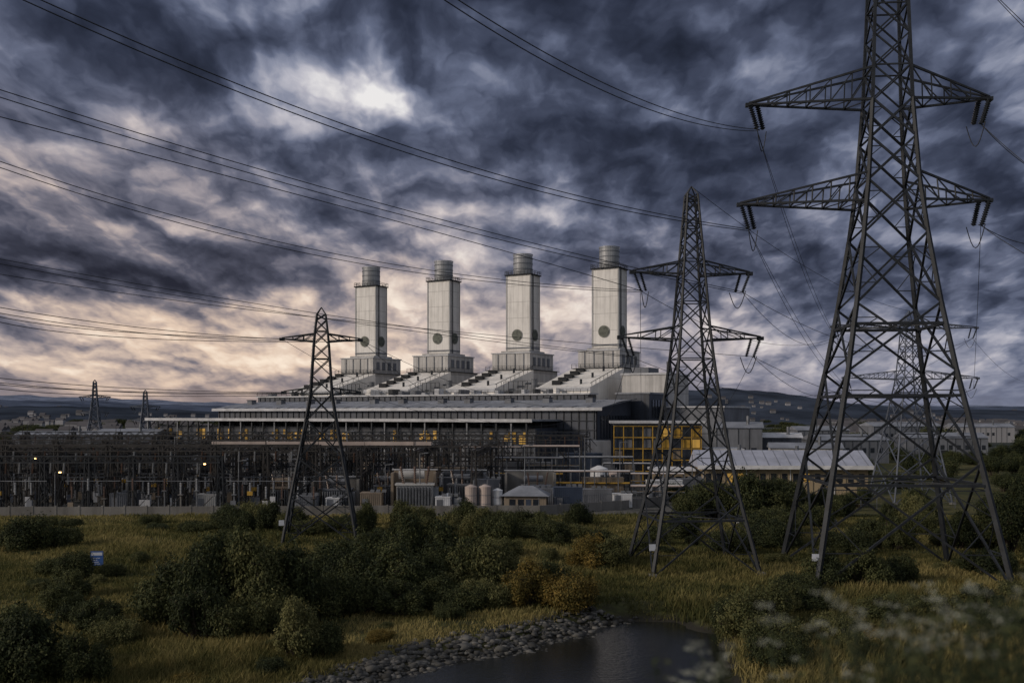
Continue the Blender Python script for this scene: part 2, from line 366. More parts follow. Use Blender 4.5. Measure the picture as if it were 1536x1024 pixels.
# grass: one object
N=600000
yy=50+100*rng.random(N)**1.25; xx=(rng.random(N)*2-1)*(yy*.54+3)
sd=poly_sd(xx,yy,POND)
dens=wav(xx*1.7+3,yy*1.9)+.35*wav(xx*5,yy*6)
leftbank=(xx<9.)
ok=(sd>np.where(leftbank,2.3,.5)+rng.random(N)*1.6)&(dens+rng.random(N)*.9>-.12)&(yy<146.5)
xx,yy,sd,dens=xx[ok],yy[ok],sd[ok],dens[ok]; n=len(xx); print('blades',n)
zz=ground_z(xx,yy)
tall=.32+.28*np.clip(dens,0,1)+.5*np.clip(wav(xx*.8-9,yy*.7+5),0,1)+np.where((xx>12)&(yy<84),.45,0)
h=tall*rng.uniform(.5,1.35,n); w=rng.uniform(.018,.04,n)*(yy/70)
a=rng.uniform(0,6.283,n); lean=rng.normal(size=(n,2))*.28*h[:,None]+np.array([.12,0])*h[:,None]
base=np.stack([xx,yy,zz-.05],1); tv=np.stack([np.cos(a)*w,np.sin(a)*w,0*a],1)
top=base+np.stack([lean[:,0],lean[:,1],h],1); mid=base+np.stack([lean[:,0]*.35,lean[:,1]*.35,h*.55],1)
V=np.stack([base-tv,base+tv,mid+tv*.8,top,mid-tv*.8],1).reshape(-1,3); Q=np.arange(5*n).reshape(-1,5)
pv=np.clip(.42+.6*wav(xx*.9+20,yy*1.1-7)+.3*wav(xx*4,yy*3)+rng.normal(0,.2,n)+.25*np.exp(-((yy-60)/14)**2),0,1)
link('grass',fast_mesh('grass',V,Q,GM,np.repeat(pv,5)))

# near bush on the embankment by the camera
def near_foliage():
    rg=np.random.default_rng(5); P=[];Nn=[];sb=MB(); FP=[]; FN=[]
    cl=[(rg.uniform(.17,.56),rg.normal()*.02) for _ in range(16)]
    for i in range(150):
        cu,co_=cl[rg.integers(len(cl))]
        y=rg.uniform(4.6,7.2); u=cu+rg.normal()*.022; x=u*y
        topz=15-(.268-.058*np.clip((u-.17)/.3,0,1.15)+co_+rg.normal()*.012)*y
        z0=float(ground_z(x,y)); a=Vector((x,y,z0)); bend=Vector((rg.normal()*.15,rg.normal()*.12,0)); e=Vector((x,y,topz))+bend
        mid=a.lerp(e,.5)-bend*.2; sb.beam(a,mid,.012,0,.009); sb.beam(mid,e,.009,0,.004)
        for k in range(44):
            tq=rg.uniform(.35,1.0); q=a.lerp(e,tq); dd=rg.normal(size=3)*np.array([1,1,.6]); dd/=np.linalg.norm(dd)
            P.append(np.array(q)+dd*rg.uniform(.01,.09)); nn=rg.normal(size=3)*.6+np.array([0,-.2,1]); Nn.append(nn/np.linalg.norm(nn))
        if rg.random()<.5:
            for j in range(rg.integers(1,4)):
                c=np.array(e)+np.array([rg.normal()*.06,rg.normal()*.06,rg.uniform(-.03,.07)])
                for k in range(22):
                    FP.append(c+rg.normal(size=3)*np.array([.022,.022,.008])); nn=rg.normal(size=3)*.4+np.array([0,-.2,1]); FN.append(nn/np.linalg.norm(nn))
    P=np.array(P);Nn=np.array(Nn);n=len(P); FP=np.array(FP);FN=np.array(FN);nf=len(FP)
    V=quads_from(P,Nn,rg.uniform(.014,.034,n),.45,rg); V2=quads_from(FP,FN,rg.uniform(.005,.009,nf),.9,rg)
    Q=np.arange(4*(n+nf)).reshape(-1,4); V=np.vstack([V,V2]); sv=np.array(sb.v); sf=np.array(sb.f)+len(V)
    me=fast_mesh('flowering_weeds',np.vstack([V,sv]),np.vstack([Q,sf]),LM['dark'],np.concatenate([np.repeat(rg.uniform(.1,1,n),4),np.full(4*nf+len(sv),.2)]))
    me.materials.append(M['umbel']); mi=np.zeros(len(Q)+len(sf),np.int32); mi[n:n+nf]=1; me.polygons.foreach_set('material_index',mi)
    link('flowering_weeds',me)
near_foliage()

# stone bank: one object
def ico():
    p=(1+5**.5)/2; v=np.array([(-1,p,0),(1,p,0),(-1,-p,0),(1,-p,0),(0,-1,p),(0,1,p),(0,-1,-p),(0,1,-p),(p,0,-1),(p,0,1),(-p,0,-1),(-p,0,1)],float); v/=np.linalg.norm(v[0])
    f=np.array([(0,11,5),(0,5,1),(0,1,7),(0,7,10),(0,10,11),(1,5,9),(5,11,4),(11,10,2),(10,7,6),(7,1,8),(3,9,4),(3,4,2),(3,2,6),(3,6,8),(3,8,9),(4,9,5),(2,4,11),(6,2,10),(8,6,7),(9,8,1)]); return v,f
iv,iF=ico(); VV=[];FF=[];vv=[];o=0;cnt=0
while cnt<3300:
    x=rng.uniform(-24,9.5); y=rng.uniform(44,77)
    s=float(poly_sd(np.array([x]),np.array([y]),POND)[0])
    if not(-.9<s<4.0) : continue
    if rng.random()<max(0,(s-1.8)/2.4)+max(0,(x-5)/8): continue
    r=rng.uniform(.08,.27)*(1.5 if rng.random()<.1 else 1); sc=np.array([rng.uniform(.8,1.5),rng.uniform(.8,1.3),rng.uniform(.4,.75)])*r
    v=iv*(1+rng.uniform(-.3,.3,(12,1)))*sc; a=rng.uniform(0,6.28); ca,sa=math.cos(a),math.sin(a)
    v=np.stack([v[:,0]*ca-v[:,1]*sa,v[:,0]*sa+v[:,1]*ca,v[:,2]],1)+np.array([x,y,float(ground_z(x,y))+r*.1])
    VV.append(v);FF.append(iF+o);vv.append(np.full(12,rng.random()));o+=12;cnt+=1
m,t,b=newmat('bank_stone'); at=t.node('ShaderNodeAttribute'); at.attribute_name='var'
t.put(b.inputs['Base Color'],t.ramp(at.outputs['Fac'],[(0,(.022,.022,.022)),(.6,(.06,.059,.055)),(1,(.14,.135,.125))])); b.inputs['Roughness'].default_value=.85
link('stone_bank',fast_mesh('stone_bank',np.vstack(VV),np.vstack(FF),m,np.concatenate(vv)))

# ------------------------------------------------------------ pylons
def pylon(name,loc,yaw,prof,arms,m,leg=.28,br=.13,zhor=(),ins=2.0,insr=.17,extra=True):
    """prof: [(z,half)], arms: [(z,Lleft,Lright,rise)]"""
    B=MB(); zs=[p[0] for p in prof]; hs=[p[1] for p in prof]
    H=lambda z: float(np.interp(z,zs,hs))
    lv=[0.]; z=0.
    while z<zs[-1]-.5:
        z+=max(1.3,H(z)*2*(.66 if z<zs[-1]*.3 else .88)); lv.append(min(z,zs[-1]))
    lv[-1]=zs[-1]
    cs=[(-1,-1),(1,-1),(1,1),(-1,1)]
    def C(i,z): h=H(z); return Vector((cs[i%4][0]*h,cs[i%4][1]*h,z))
    for j in range(len(lv)-1):
        a,c=lv[j],lv[j+1]; f=1-.45*(a/zs[-1])
        for i in range(4):
            B.beam(C(i,a),C(i,c),leg*f,m)
            big=(c-a)>3.2
            B.beam(C(i,a),C(i+1,c),br*(1.15 if big else .85),m); B.beam(C(i+1,a),C(i,c),br*(1.15 if big else .85),m)
            if j>0 and (not big and j%2==0): B.beam(C(i,a),C(i+1,a),br*.8,m)
            if big:
                w1,w2=(C(i,a)-C(i+1,a)).length,(C(i,c)-C(i+1,c)).length; tt=w1/(w1+w2)
                X0=C(i,a).lerp(C(i+1,c),tt)
                for (pa,pb) in ((C(i,a),C(i,c)),(C(i+1,a),C(i+1,c))):
                    q1=pa.lerp(X0,.5); q2=X0.lerp(pb,.5); l1=pa.lerp(pb,tt*.5); l2=pa.lerp(pb,tt+(1-tt)*.5); l0=pa.lerp(pb,tt)
                    B.beam(q1,l1,br*.5,m); B.beam(q1,l0,br*.5,m); B.beam(q2,l2,br*.5,m); B.beam(q2,l0,br*.5,m)
    for z in zhor:
        for i in range(4): B.beam(C(i,z),C(i+1,z),br*1.5,m)
        for i in range(2): B.beam(C(i,z),C(i+2,z),br*.7,m)
    for i in range(4):
        p=C(i,0); B.prism([(p.x+a*.5,p.y+b_*.5,-.6) for a,b_ in cs],[(p.x+a*.35,p.y+b_*.35,.35) for a,b_ in cs],M['conc'])
    zt=zs[-1]; h=hs[-1]
    tips=[]
    for (z,LL,LR,rise) in arms:
        for sgn,L in((-1,LL),(1,LR)):
            h0=H(z); h1=H(z+rise); tip=Vector((sgn*(L),0,z+.25))
            n=max(3,int(L/1.9)); low=[];up=[]
            for sy in(-1,1):
                a=Vector((sgn*h0,sy*h0,z)); u=Vector((sgn*h1,sy*h1,z+rise)); tt=tip+Vector((0,sy*.12,0))
                B.beam(a,tt,br*1.3,m,br*1.); B.beam(u,tt+Vector((0,0,.15)),br*1.2,m,br*.9)
                A=[a.lerp(tt,k/n) for k in range(n+1)]; U=[u.lerp(tt,k/n) for k in range(n+1)]
                low.append(A);up.append(U)
                for k in range(n):
                    if k: B.beam(A[k],U[k],br*.6,m)
                    if k<n-1: B.beam(A[k+1],U[k],br*.6,m)
            for k in range(n):
                B.beam(low[0][k],low[1][k],br*.6,m); B.beam(low[0][k],low[1][k+1],br*.5,m)
            B.box(tip.x-.3,tip.x+.3,-.2,.2,z+.05,z+.4,m)
            if ins>0:
                e=tip+Vector((-sgn*.75,0,-ins))
                B.insul(tip+Vector((-sgn*.1,-.25,-.1)),e+Vector((0,-.2,0)),insr,M['insul'],11,8); B.insul(tip+Vector((-sgn*.85,.25,-.1)),e+Vector((-sgn*.6,.2,0)),insr,M['insul'],11,8)
                B.beam(e+Vector((-.3,-.3,0)),e+Vector((.3,.3,0)),.08,m)
                pr=None
                for k in range(9):
                    u=k/8; p=e+Vector((sgn*(.1-1.1*u),-.8+1.6*u,-ins*.9*math.sin(math.pi*u)))
                    if pr: B.beam(pr,p,.06,m)
                    pr=p
                tips.append((sgn,e))
            else: tips.append((sgn,tip))
    top=Vector((0,0,zt+hs[-1]*1.6))
    for i in range(4): B.beam(C(i,zt),top,br*.8,m)
    if extra:
        B.box(-.8-H(2.8),-.2-H(2.8),-H(2.8)-.09,-H(2.8)-.05,2.4,3.0,M['signw'])
        for k in range(int(zs[-1]/.45)):
            z=3+k*.45
            if z>zs[-1]: break
            p=C(0,z); B.beam(p,p+Vector((-.22,0,0)),.03,m)
    B.obj(name,None,loc,yaw)
    Mx=Matrix.Translation(Vector(loc))@Matrix.Rotation(yaw,4,'Z')
    return [(s,Mx@p) for s,p in tips]+[(0,Mx@top)]
tR=pylon('electricity_pylon',(34.7,92.5,0),math.radians(-5),[(0,8.1),(8.8,6.5),(16.6,5.0),(23,3.9),(34.5,2.35),(43.8,1.75),(54,1.42),(63,1.2)],[(34.3,13.4,9.1,2.6),(43.6,12.6,9.1,3.0),(59,6.5,7.2,2)],M['steel'],.40,.165,(8.8,16.6,23),2.3,.27)
tM=pylon('electricity_pylon',(17.4,97,0),math.radians(6),[(0,5.1),(6,3.8),(14,2.4),(22.1,1.5),(28.6,1.05),(36.2,.5)],[(22.1,7.0,6.9,1.3),(28.4,5.8,5.8,1.3)],M['steel'],.28,.12,(5.0,),1.8,.18)
tL=pylon('electricity_pylon',(-22.3,117,0),math.radians(8),[(0,4.2),(6,3.2),(12,2.1),(17,1.25),(23.8,.82),(26.6,.5)],[(17.2,4.3,4.3,.8),(23.4,4.5,4.5,.9)],M['steel'],.26,.125,(),0,.15)
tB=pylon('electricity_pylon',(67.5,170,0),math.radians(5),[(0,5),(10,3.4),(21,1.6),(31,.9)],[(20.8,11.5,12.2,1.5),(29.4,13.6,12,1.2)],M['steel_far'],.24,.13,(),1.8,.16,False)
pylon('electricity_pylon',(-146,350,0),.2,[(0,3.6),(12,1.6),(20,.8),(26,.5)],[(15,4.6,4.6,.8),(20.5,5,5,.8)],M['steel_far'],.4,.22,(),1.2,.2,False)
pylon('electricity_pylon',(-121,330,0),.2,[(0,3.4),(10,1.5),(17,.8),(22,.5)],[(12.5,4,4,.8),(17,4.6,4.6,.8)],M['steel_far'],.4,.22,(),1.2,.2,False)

# ------------------------------------------------------------ overhead lines
def curve_obj(name,lines,r,m):
    cu=bpy.data.curves.new(name,'CURVE'); cu.dimensions='3D'; cu.bevel_depth=r; cu.bevel_resolution=1
    for pts in lines:
        s=cu.splines.new('POLY'); s.points.add(len(pts)-1)
        for i,p in enumerate(pts): s.points[i].co=(p[0],p[1],p[2],1)
    cu.materials.append(m); o=bpy.data.objects.new(name,cu); COL.objects.link(o); return o
def quad3(a,b,c,t1=1.5,n=60):
    a,b,c=[np.array(v,float) for v in(a,b,c)]
    return [a*((t-.5)*(t-1)*2)+b*(-4*t*(t-1))+c*(2*t*(t-.5)) for t in np.linspace(0,t1,n)]
def bundle(a,b,c,off=.5,n=2,t1=1.5):
    out=[]
    for k in range(n):
        d=np.array([.0,.0,-off*k]); d2=d+np.array([.1*k,.2*k,0])
        out.append(quad3(np.array(a)+d*.35,np.array(b)+d2,np.array(c)+d2,t1))
    return out
def sagline(a,b,sag,n=40):
    a=np.array(a,float);b=np.array(b,float)
    return [a+(b-a)*t-np.array([0,0,4*sag*t*(1-t)]) for t in np.linspace(0,1,n)]
RL2,RR2,RL1,RR1,RL3,RR3,RT=[p for s,p in tR]
ML2,MR2,ML1,MR1,MT=[p for s,p in tM]
LL2,LR2,LL1,LR1,LT=[p for s,p in tL]
BL2,BR2,BL1,BR1,BT=[p for s,p in tB]
curve_obj('power_line',bundle(RL1,(9.6,71,37.1),(-2.9,50,35.8),.45),.032,M['wire'])
curve_obj('power_line',bundle(RL2,(-3.5,77,34.1),(-26.3,55,37.9),.45),.036,M['wire'])
curve_obj('power_line',bundle(MR1,(-7,82,31.2),(-30.7,60,34.4),.45)+bundle(ML1,(-7,84,30.4),(-32.6,62,33.6),.4,1),.032,M['wire'])
curve_obj('power_line',bundle(ML1,(-12.5,82,27.7),(-31.7,62,30.6),.4),.028,M['wire'])
curve_obj('power_line',bundle(ML2,(-15.2,85,23.3),(-35.8,70,25.8),.35)+bundle(MR2,(-13,88,23.),(-35.8,73,24.9),.35,1),.026,M['wire'])
curve_obj('power_line',bundle(LL1,(-36.5,102,23.6),(-43.5,85,24),.5)+bundle(LR1,(-36,104,23.2),(-43.5,88,23.2),.5),.035,M['wire'])
curve_obj('power_line',bundle(LL2,(-37.3,102,17.5),(-43.5,85,18),.4)+bundle(LR2,(-36,104,17.2),(-43.5,88,17.4),.4),.035,M['wire'])
L=[]
for tip,tg,sg in((RL1,BL1,1.5),(RL2,BL2,1.5),(RL1,BL1,2.6),(RL2,BL2,2.6),(ML1,BL1,3.),(MR1,BL1,3),(ML2,BL2,2.5),(MR2,BL2,2.5),(MR1,BR1,4),(MR2,BR2,3.6),(RR2,BR2,1.2),(MT,BT,2)):
    L.append(sagline(tip,tg,sg))
curve_obj('power_line',L,.026,M['wire'])
L=[]
for tip,dx,z2,y2 in((RR1,4.6,34,86),(RR1,4.8,37.5,92),(RR2,4.6,27,86),(RR2,4.8,30.5,92),(RR3,7,46,88),(RR3,7.5,47,89)):
    e=np.array([tip.x+dx,y2,z2]); a=np.array(tip); L.append([a+(e-a)*t*1+np.array([0,0,-.3*4*t*(1-t)]) for t in np.linspace(0,3,30)])
curve_obj('power_line',L,.034,M['wire'])
L=[]
for tip,tg,sg in((LR1,(22,235,18),4),(LR2,(16,235,14),3),(LL1,(-5,240,18),4),(LR1,(0,215,13),3),(ML1,(30,232,17),3),(ML2,(20,225,14),2.5),(BR1,(140,420,30),5),(BR2,(140,420,22),5),(BR1,(160,300,26),4),(MR2,(45,230,14),2)):
    L.append(sagline(tip,tg,sg))
curve_obj('power_line',L,.026,M['wire'])

# ------------------------------------------------------------ power station (local frame: s along row, t away from viewer)
O=(29.2,300,0); TH=math.atan2(-.477,.879)
def chimney(s,name='chimney_stack'):
    e=empty(name,(O[0]+.879*s,O[1]-.477*s,0),TH)
    w,d=4.15,3.1
    B=MB()
    B.box(-w,w,-d,d,34.2,58,M['stack'])
    for sx in(-1,1):
        for sy in(-1,1): B.beam((sx*w,sy*d,34.2),(sx*w,sy*d,58),.35,M['concl'])
    B.obj('shaft',e)
    B=MB()
    B.box(-w-.5,w+.5,-d-.5,d+.5,58,58.35,M['dark'])
    for k in range(9):
        x=-w-.4+(2*w+.8)*k/8
        for y in(-d-.4,d+.4): B.beam((x,y,58.3),(x,y,59.4),.09,M['steel'])
    for k in range(7):
        y=-d-.4+(2*d+.8)*k/6
        for x in(-w-.4,w+.4): B.beam((x,y,58.3),(x,y,59.4),.09,M['steel'])
    for zz_ in(58.9,59.4):
        for y in(-d-.4,d+.4): B.beam((-w-.4,y,zz_),(w+.4,y,zz_),.09,M['steel'])
        for x in(-w-.4,w+.4): B.beam((x,-d-.4,zz_),(x,d+.4,zz_),.09,M['steel'])
    B.cyl((0,0,58.3),(0,0,64.4),3.0,M['dcap'],28,cap=False); B.cyl((0,0,64.4),(0,0,64.8),3.15,M['dcap'],28,cap=False)
    for z in(60,61.7,63.3): B.cyl((0,0,z),(0,0,z+.22),3.1,M['greybox'],28)
    B.cyl((0,0,63.),(0,0,63.05),2.98,M['dark'],28)
    B.obj('cap',e)
    B=MB()
    for (a,bb) in(((-.4,-d-.02,39.4),(-.4,-d-.25,39.4)),((w+.02,0,39.4),(w+.25,0,39.4))):
        B.cyl(a,bb,1.8,M['portr'],28)
        bv=Vector(bb); dv=(Vector(bb)-Vector(a)).normalized(); B.cyl(bv,bv+dv*.08,1.55,M['port'],28)
        for k in range(-4,5):      # louvre blades
            hw=math.sqrt(max(0,1.5**2-(k*.34)**2)); u=Vector((1,0,0)) if abs(dv.y)>.5 else Vector((0,1,0))
            B.beam(bv+dv*.14-u*hw+Vector((0,0,k*.34)),bv+dv*.14+u*hw+Vector((0,0,k*.34)),.09,M['portr'])
    B.box(-w-.2,w+.2,-d-.2,d+.2,35.2,35.6,M['greybox'])
    B.beam((w+.25,-1.9,34),(w+.25,-1.9,58),.12,M['steel']); B.beam((w+.25,-1.4,34),(w+.25,-1.4,58),.12,M['steel'])
    B.obj('silencer_ports',e)
    B=MB()   # boiler house
    B.box(-6.6,6.6,-8,8,28.4,33.4,M['hrsg']); B.box(-6.9,6.9,-8.3,8.3,33.4,33.7,M['fascia'])
    B.box(-5,5,-5.2,5.2,33.7,34.4,M['hrsg'])
    B.box(-7.6,7.6,-9,9,0,28.2,M['hrsg']); B.box(-8.2,8.2,-9.5,9.5,28.2,28.4,M['steel'])
    for k in range(12):
        x=-8.1+k*16.2/11; B.beam((x,-9.4,28.4),(x,-9.4,29.5),.1,M['steel'])
    for z in(28.95,29.5): B.beam((-8.1,-9.4,z),(8.1,-9.4,z),.1,M['steel']); B.beam((8.1,-9.4,z),(8.1,9.4,z),.1,M['steel'])
    for k in range(4): B.box(6.62,6.8,-6+k*3.2,-4.4+k*3.2,29.6,32.2,M['greybox'])
    for x in(-4.5,-1.5,1.5,4.5): B.box(x-.12,x+.12,-8.2,-8.02,28.6,33.2,M['greybox'])
    B.obj('boiler_house',e)
    B=MB()   # inlet duct wedge: pale sloping roof with a row of small hooded vents
    zt=lambda y: 28.1-(y+9.1)/(-22.9)*6.0
    B.add([(-8.4,-9.1,16),(8.4,-9.1,16),(8.,-32,16),(-8.,-32,16),(-8.4,-9.1,28.1),(8.4,-9.1,28.1),(8.,-32,22.1),(-8,-32,22.1)],
          [(4,5,6,7),(0,4,7,3),(1,2,6,5),(3,7,6,2)],M['hrsgtop'])
    for k in range(5):
        y=-12.5-k*3.9; z=zt(y)
        for x in (-3.6,):
            B.add([(x-1.3,y-1.0,z-.3),(x+1.3,y-1.0,z-.3),(x+1.3,y+1.2,z+.3),(x-1.3,y+1.2,z+.3),(x-1.3,y-1.0,z+.95),(x+1.3,y-1.0,z+.95)],[(0,1,5,4),(0,4,3),(1,2,5)],M['dark'])
            B.add([(x-1.5,y-1.2,z+1.0),(x+1.5,y-1.2,z+1.0),(x+1.5,y+1.6,z+.62),(x-1.5,y+1.6,z+.62)],[(0,1,2,3)],M['hrsgtop'])
        if k%2==0: B.cyl((3.5,y,z-.3),(3.5,y,z+1.3),.35,M['steel'],8)
    B.beam((8.4,-9.5,29.2),(8.,-32,23.2),.14,M['steel'])
    for k in range(9): y=-10-k*2.7; B.beam((8.3,y,zt(y)),(8.3,y,zt(y)+1.1),.1,M['steel'])
    B.box(-8.2,8.2,-32.4,-32.02,21.2,22.2,M['fascia'])
    B.obj('inlet_duct',e)
for s in(0,-29.3,-58.7,-88): chimney(s)

e=empty('turbine_hall',O,TH)
B=MB()
B.box(-104,10,-38,-32.6,0,20.0,M['navy']); B.box(-104.6,10.6,-38.4,-32.5,20.0,20.4,M['fascia'])
for k in range(57):
    x=-103+k*2; B.box(x-.07,x+.07,-38.2,-38.02,17.5,19.8,M['steel'])
for k in range(60):
    x=-102+k*1.9
    if random.random()<.45:
        hh=random.uniform(.5,1.7); B.box(x,x+random.uniform(.6,1.6),-38+random.uniform(0,3),-33,20.4,20.4+hh,random.choice([M['greybox'],M['dark'],M['fascia'],M['steel'],M['hrsgtop']]))
for z in(21.0,21.5): B.beam((-104.4,-38.3,z),(10.4,-38.3,z),.09,M['steel'])
for k in range(58): B.beam((-104+k*2,-38.3,20.4),(-104+k*2,-38.3,21.5),.08,M['steel'])
B.obj('rear_bay',e)
B=MB()
B.box(-99,22,-60,-38.7,0,16.2,M['navy'])
N_=8
for k in range(N_):
    a0=k/N_;a1=(k+1)/N_; y0=-61+22.3*a0;y1=-61+22.3*a1; z0=16.4+2.2*math.sin(a0*math.pi*.5); z1=16.4+2.2*math.sin(a1*math.pi*.5)
    B.add([(-100.5,y0,z0),(24,y0,z0),(24,y1,z1),(-100.5,y1,z1)],[(0,1,2,3)],M['roofg'])
B.box(-100.5,24,-61.2,-61,15.7,16.45,M['fascia'])
for k in range(32):
    x=-100+k*4
    B.beam((x,-61,16.5),(x,-39,18.75),.2,M['greybox'])
for k in range(11):
    x=-95+k*11+random.uniform(-2,2); B.box(x,x+1.8,-52,-50,17.2,18.9,M['greybox']); B.box(x-.15,x+1.95,-52.2,-49.8,18.9,19.05,M['steel'])
for k in range(61):
    x=-98.5+k*2; B.box(x-.08,x+.08,-60.2,-60.02,9,15.6,M['steel'])
for z in(11,13.2): B.box(-99,22,-60.26,-60.2,z,z+.14,M['steel'])
B.add([(22.3,-60,0),(22.3,-38.7,0),(22.3,-38.7,18.4),(22.3,-60,16.3)],[(0,1,2,3)],M['navy'])
for k in range(11):
    B.box(22.35,22.5,-58+k*1.8,-56.8+k*1.8,9,14.5,M['glass'])
B.obj('main_hall',e)
B=MB()
B.box(-111,12,-72,-60.3,0,11.6,M['navy'])
B.box(-112,13,-75.5,-60.4,13.2,13.6,M['roofg']); B.box(-112,13,-75.75,-75.5,13.0,13.75,M['fascia'])
for k in range(32):
    x=-111.5+k*3.96
    B.beam((x,-75,0),(x,-75,13.1),.35,M['steel_l'] if k%3==0 else M['steel']); B.beam((x,-75,10.8),(x,-72,13.1),.16,M['steel'])
    if k<31:
        B.beam((x,-75,9.5),(x+3.96,-75,9.5),.2,M['steel']); B.beam((x,-75,5.2),(x+3.96,-75,5.2),.2,M['steel'])
        if random.random()<.5: B.beam((x,-75,5.2),(x+3.96,-75,9.5),.14,M['steel'])
        rr=random.random()
        if rr<.5:
            for q_ in range(random.randint(1,3)):
                B.box(x+.5+q_*1.1,x+1.4+q_*1.1,-72.2,-72.05,random.choice([7.9,8.6]),random.choice([10,10.8]),M['yelglow'] if random.random()<.6 else M['yell'])
        elif rr<.85: B.box(x+.5,x+3.3,-72.2,-72.05,random.choice([1,4,6]),random.choice([8,10.6]),random.choice([M['greybox'],M['tan'],M['glass'],M['fascia']]))
        if random.random()<.5: B.box(x+.3,x+2.7,-74.2,-72.4,0,random.uniform(2,5),random.choice([M['greybox'],M['tan'],M['bluebox']]))
B.obj('annex',e)
B=MB()
B.box(13,26,-22,-4,0,25.5,M['hrsg']); B.box(12.7,26.3,-22.3,-3.7,25.5,26,M['fascia'])
B.box(15,20,-20,-12,26,27.6,M['greybox']); B.cyl((23,-12,26),(23,-12,29.5),.7,M['steel_l'],10)
B.box(28,44,-30,-6,0,16.5,M['greybox']); B.box(27.7,44.3,-30.3,-5.7,16.5,16.9,M['fascia'])
B.box(18,27,-38,-24,0,20,M['navy']); B.box(17.7,27.3,-38.3,-23.7,20,20.4,M['roofg'])
for k in range(6): B.box(27.02,27.2,-36+k*2,-34.9+k*2,14,18.5,M['glass'])
B.obj('end_blocks',e)
B=MB()
for s in(-15,-44,-73):
    B.box(s-3,s+3,-30,-6,0,20.5,M['greybox']); B.cyl((s,-20,20.5),(s,-20,25),.9,M['steel_l'],12)
    for k in range(3): B.beam((s-6,-24+k*5,21.9+k),(s+6,-24+k*5,21.9+k),.5,M['steel_l'])
    for k in range(6): B.beam((s-4+k*1.5,-31,20),(s-4+k*1.5,-31,24),.14,M['steel'])
    B.beam((s-4,-31,24),(s+3.5,-31,24),.14,M['steel'])
B.obj('pipework',e)

# yellow framed building
B=MB(); x0,x1,y0,y1=0,18.5,0,14
B.box(x0+.5,x1-.5,y0+.6,y1,0,12.4,M['glass']); B.box(x0-.8,x1+.8,y0-.8,y1+.5,12.9,13.4,M['fascia']); B.box(x0,x1,y0+.2,y1,12.4,12.9,M['greybox'])
for k in range(10):
    x=x0+k*(x1-x0)/9; B.beam((x,y0,0),(x,y0,12.4),.2,M['yell'])
    if k<9:
        for j in range(5):
            if (k+j*2)%3 and k>4 and j>2: B.box(x+.25,x+1.8,y0+.4,y0+.55,j*2.4+.5,j*2.4+2.3,M['yelglow'] if (k+j)%2 else M['yell'])
            elif random.random()<.4: B.box(x+.25,x+1.8,y0+.4,y0+.55,j*2.4+.5,j*2.4+2.3,random.choice([M['greybox'],M['tan'],M['bluebox']]))
for j in range(6): B.beam((x0,y0-.02,.3+j*2.4),(x1,y0-.02,.3+j*2.4),.18,M['yell'])
for j in range(6):
    B.beam((x1+.02,y0,.3+j*2.4),(x1+.02,y1,.3+j*2.4),.2,M['yell']); B.beam((x1,y0+j*2.7,0),(x1,y0+j*2.7,12.4),.22,M['yell'])
B.box(-6,-.6,1,12,0,9,M['greybox']); B.box(x1+1.4,x1+9,2,11,0,7.2,M['greybox']); B.box(x1+1.1,x1+9.3,1.7,11.3,7.2,7.5,M['fascia'])
B.obj('yellow_frame_building',None,(21.8,214,0),-.08)

# low building with a pale roof (right)
B=MB(); Lx=30; dep=13
B.box(0,Lx,0,dep,0,5.2,M['beige'])
B.add([(-1,-1.2,5.2),(Lx+1,-1.2,5.2),(Lx+1,dep/2,8.0),(-1,dep/2,8.0),(Lx+1,dep+1.2,5.2),(-1,dep+1.2,5.2),(-1,-1.2,5.0),(Lx+1,-1.2,5.0),(Lx+1,dep+1.2,5.0),(-1,dep+1.2,5.0)],[(0,1,2,3),(3,2,4,5),(6,9,8,7),(0,3,5,9,6),(1,7,8,4,2)],M['blueg'])
B.box(-1.1,Lx+1.1,-1.4,-1.25,4.75,5.45,M['white'])
for k in range(15): B.box(k*2+.5,k*2+1.5,-.05,.0-.001,2.3,3.9,M['yelglow'] if k in(2,3,9) else M['glass'])
for k in range(16): B.box(k*2-.06 if k else 0.01,k*2+.1,-.14,-.06,0.1,4.7,M['white'] if k%4==0 else M['beige'])
for k in range(16): B.beam((k*2,-1.1,5.3),(k*2,dep/2,8.03),.07,M['roofg'])
B.box(-9,-1.2,2,10,0,4.2,M['beige']); B.box(-9.5,-1.15,1.3,10.5,4.2,4.6,M['white'])
for k in range(4): B.box(-8.4+k*1.8,-7.4+k*1.8,1.9,1.99,1.4,3.2,M['glass'])
B.cyl((8,8,7.4),(8,8,9.0),.35,M['steel_l'],8); B.cyl((19,8,7.4),(19,8,8.8),.35,M['steel_l'],8)
B.obj('gatehouse_building',None,(35.5,186,0),-.06)
def shed(x,y,w,d,h,m,rf,rot=0,name='industrial_building'):
    B=MB(); B.box(0,w,0,d,0,h,m)
    B.add([(-.4,-.4,h),(w+.4,-.4,h),(w+.4,d+.4,h),(-.4,d+.4,h),(-.4,d/2,h+d*.12),(w+.4,d/2,h+d*.12)],[(0,1,5,4),(3,4,5,2),(0,4,3),(1,2,5),(3,2,1,0)],rf)
    n=int(w/2.6)
    for k in range(n):
        if random.random()<.75: B.box(k*2.6+.6,k*2.6+1.8,-.06,-.005,h*.45,h*.45+1.5,M['glass'])
        B.box(k*2.6+.06,k*2.6+.18,-.12,-.06,0,h-.3,M['steel'])
    B.box(w*.4,w*.4+3,-.1,-.006,0,min(3,h*.42),M['dark'])
    B.cyl((w*.7,d*.3,h),(w*.7,d*.3,h+d*.12+1.5),.4,M['steel_l'],8)
    B.obj(name,None,(x,y,0),rot)
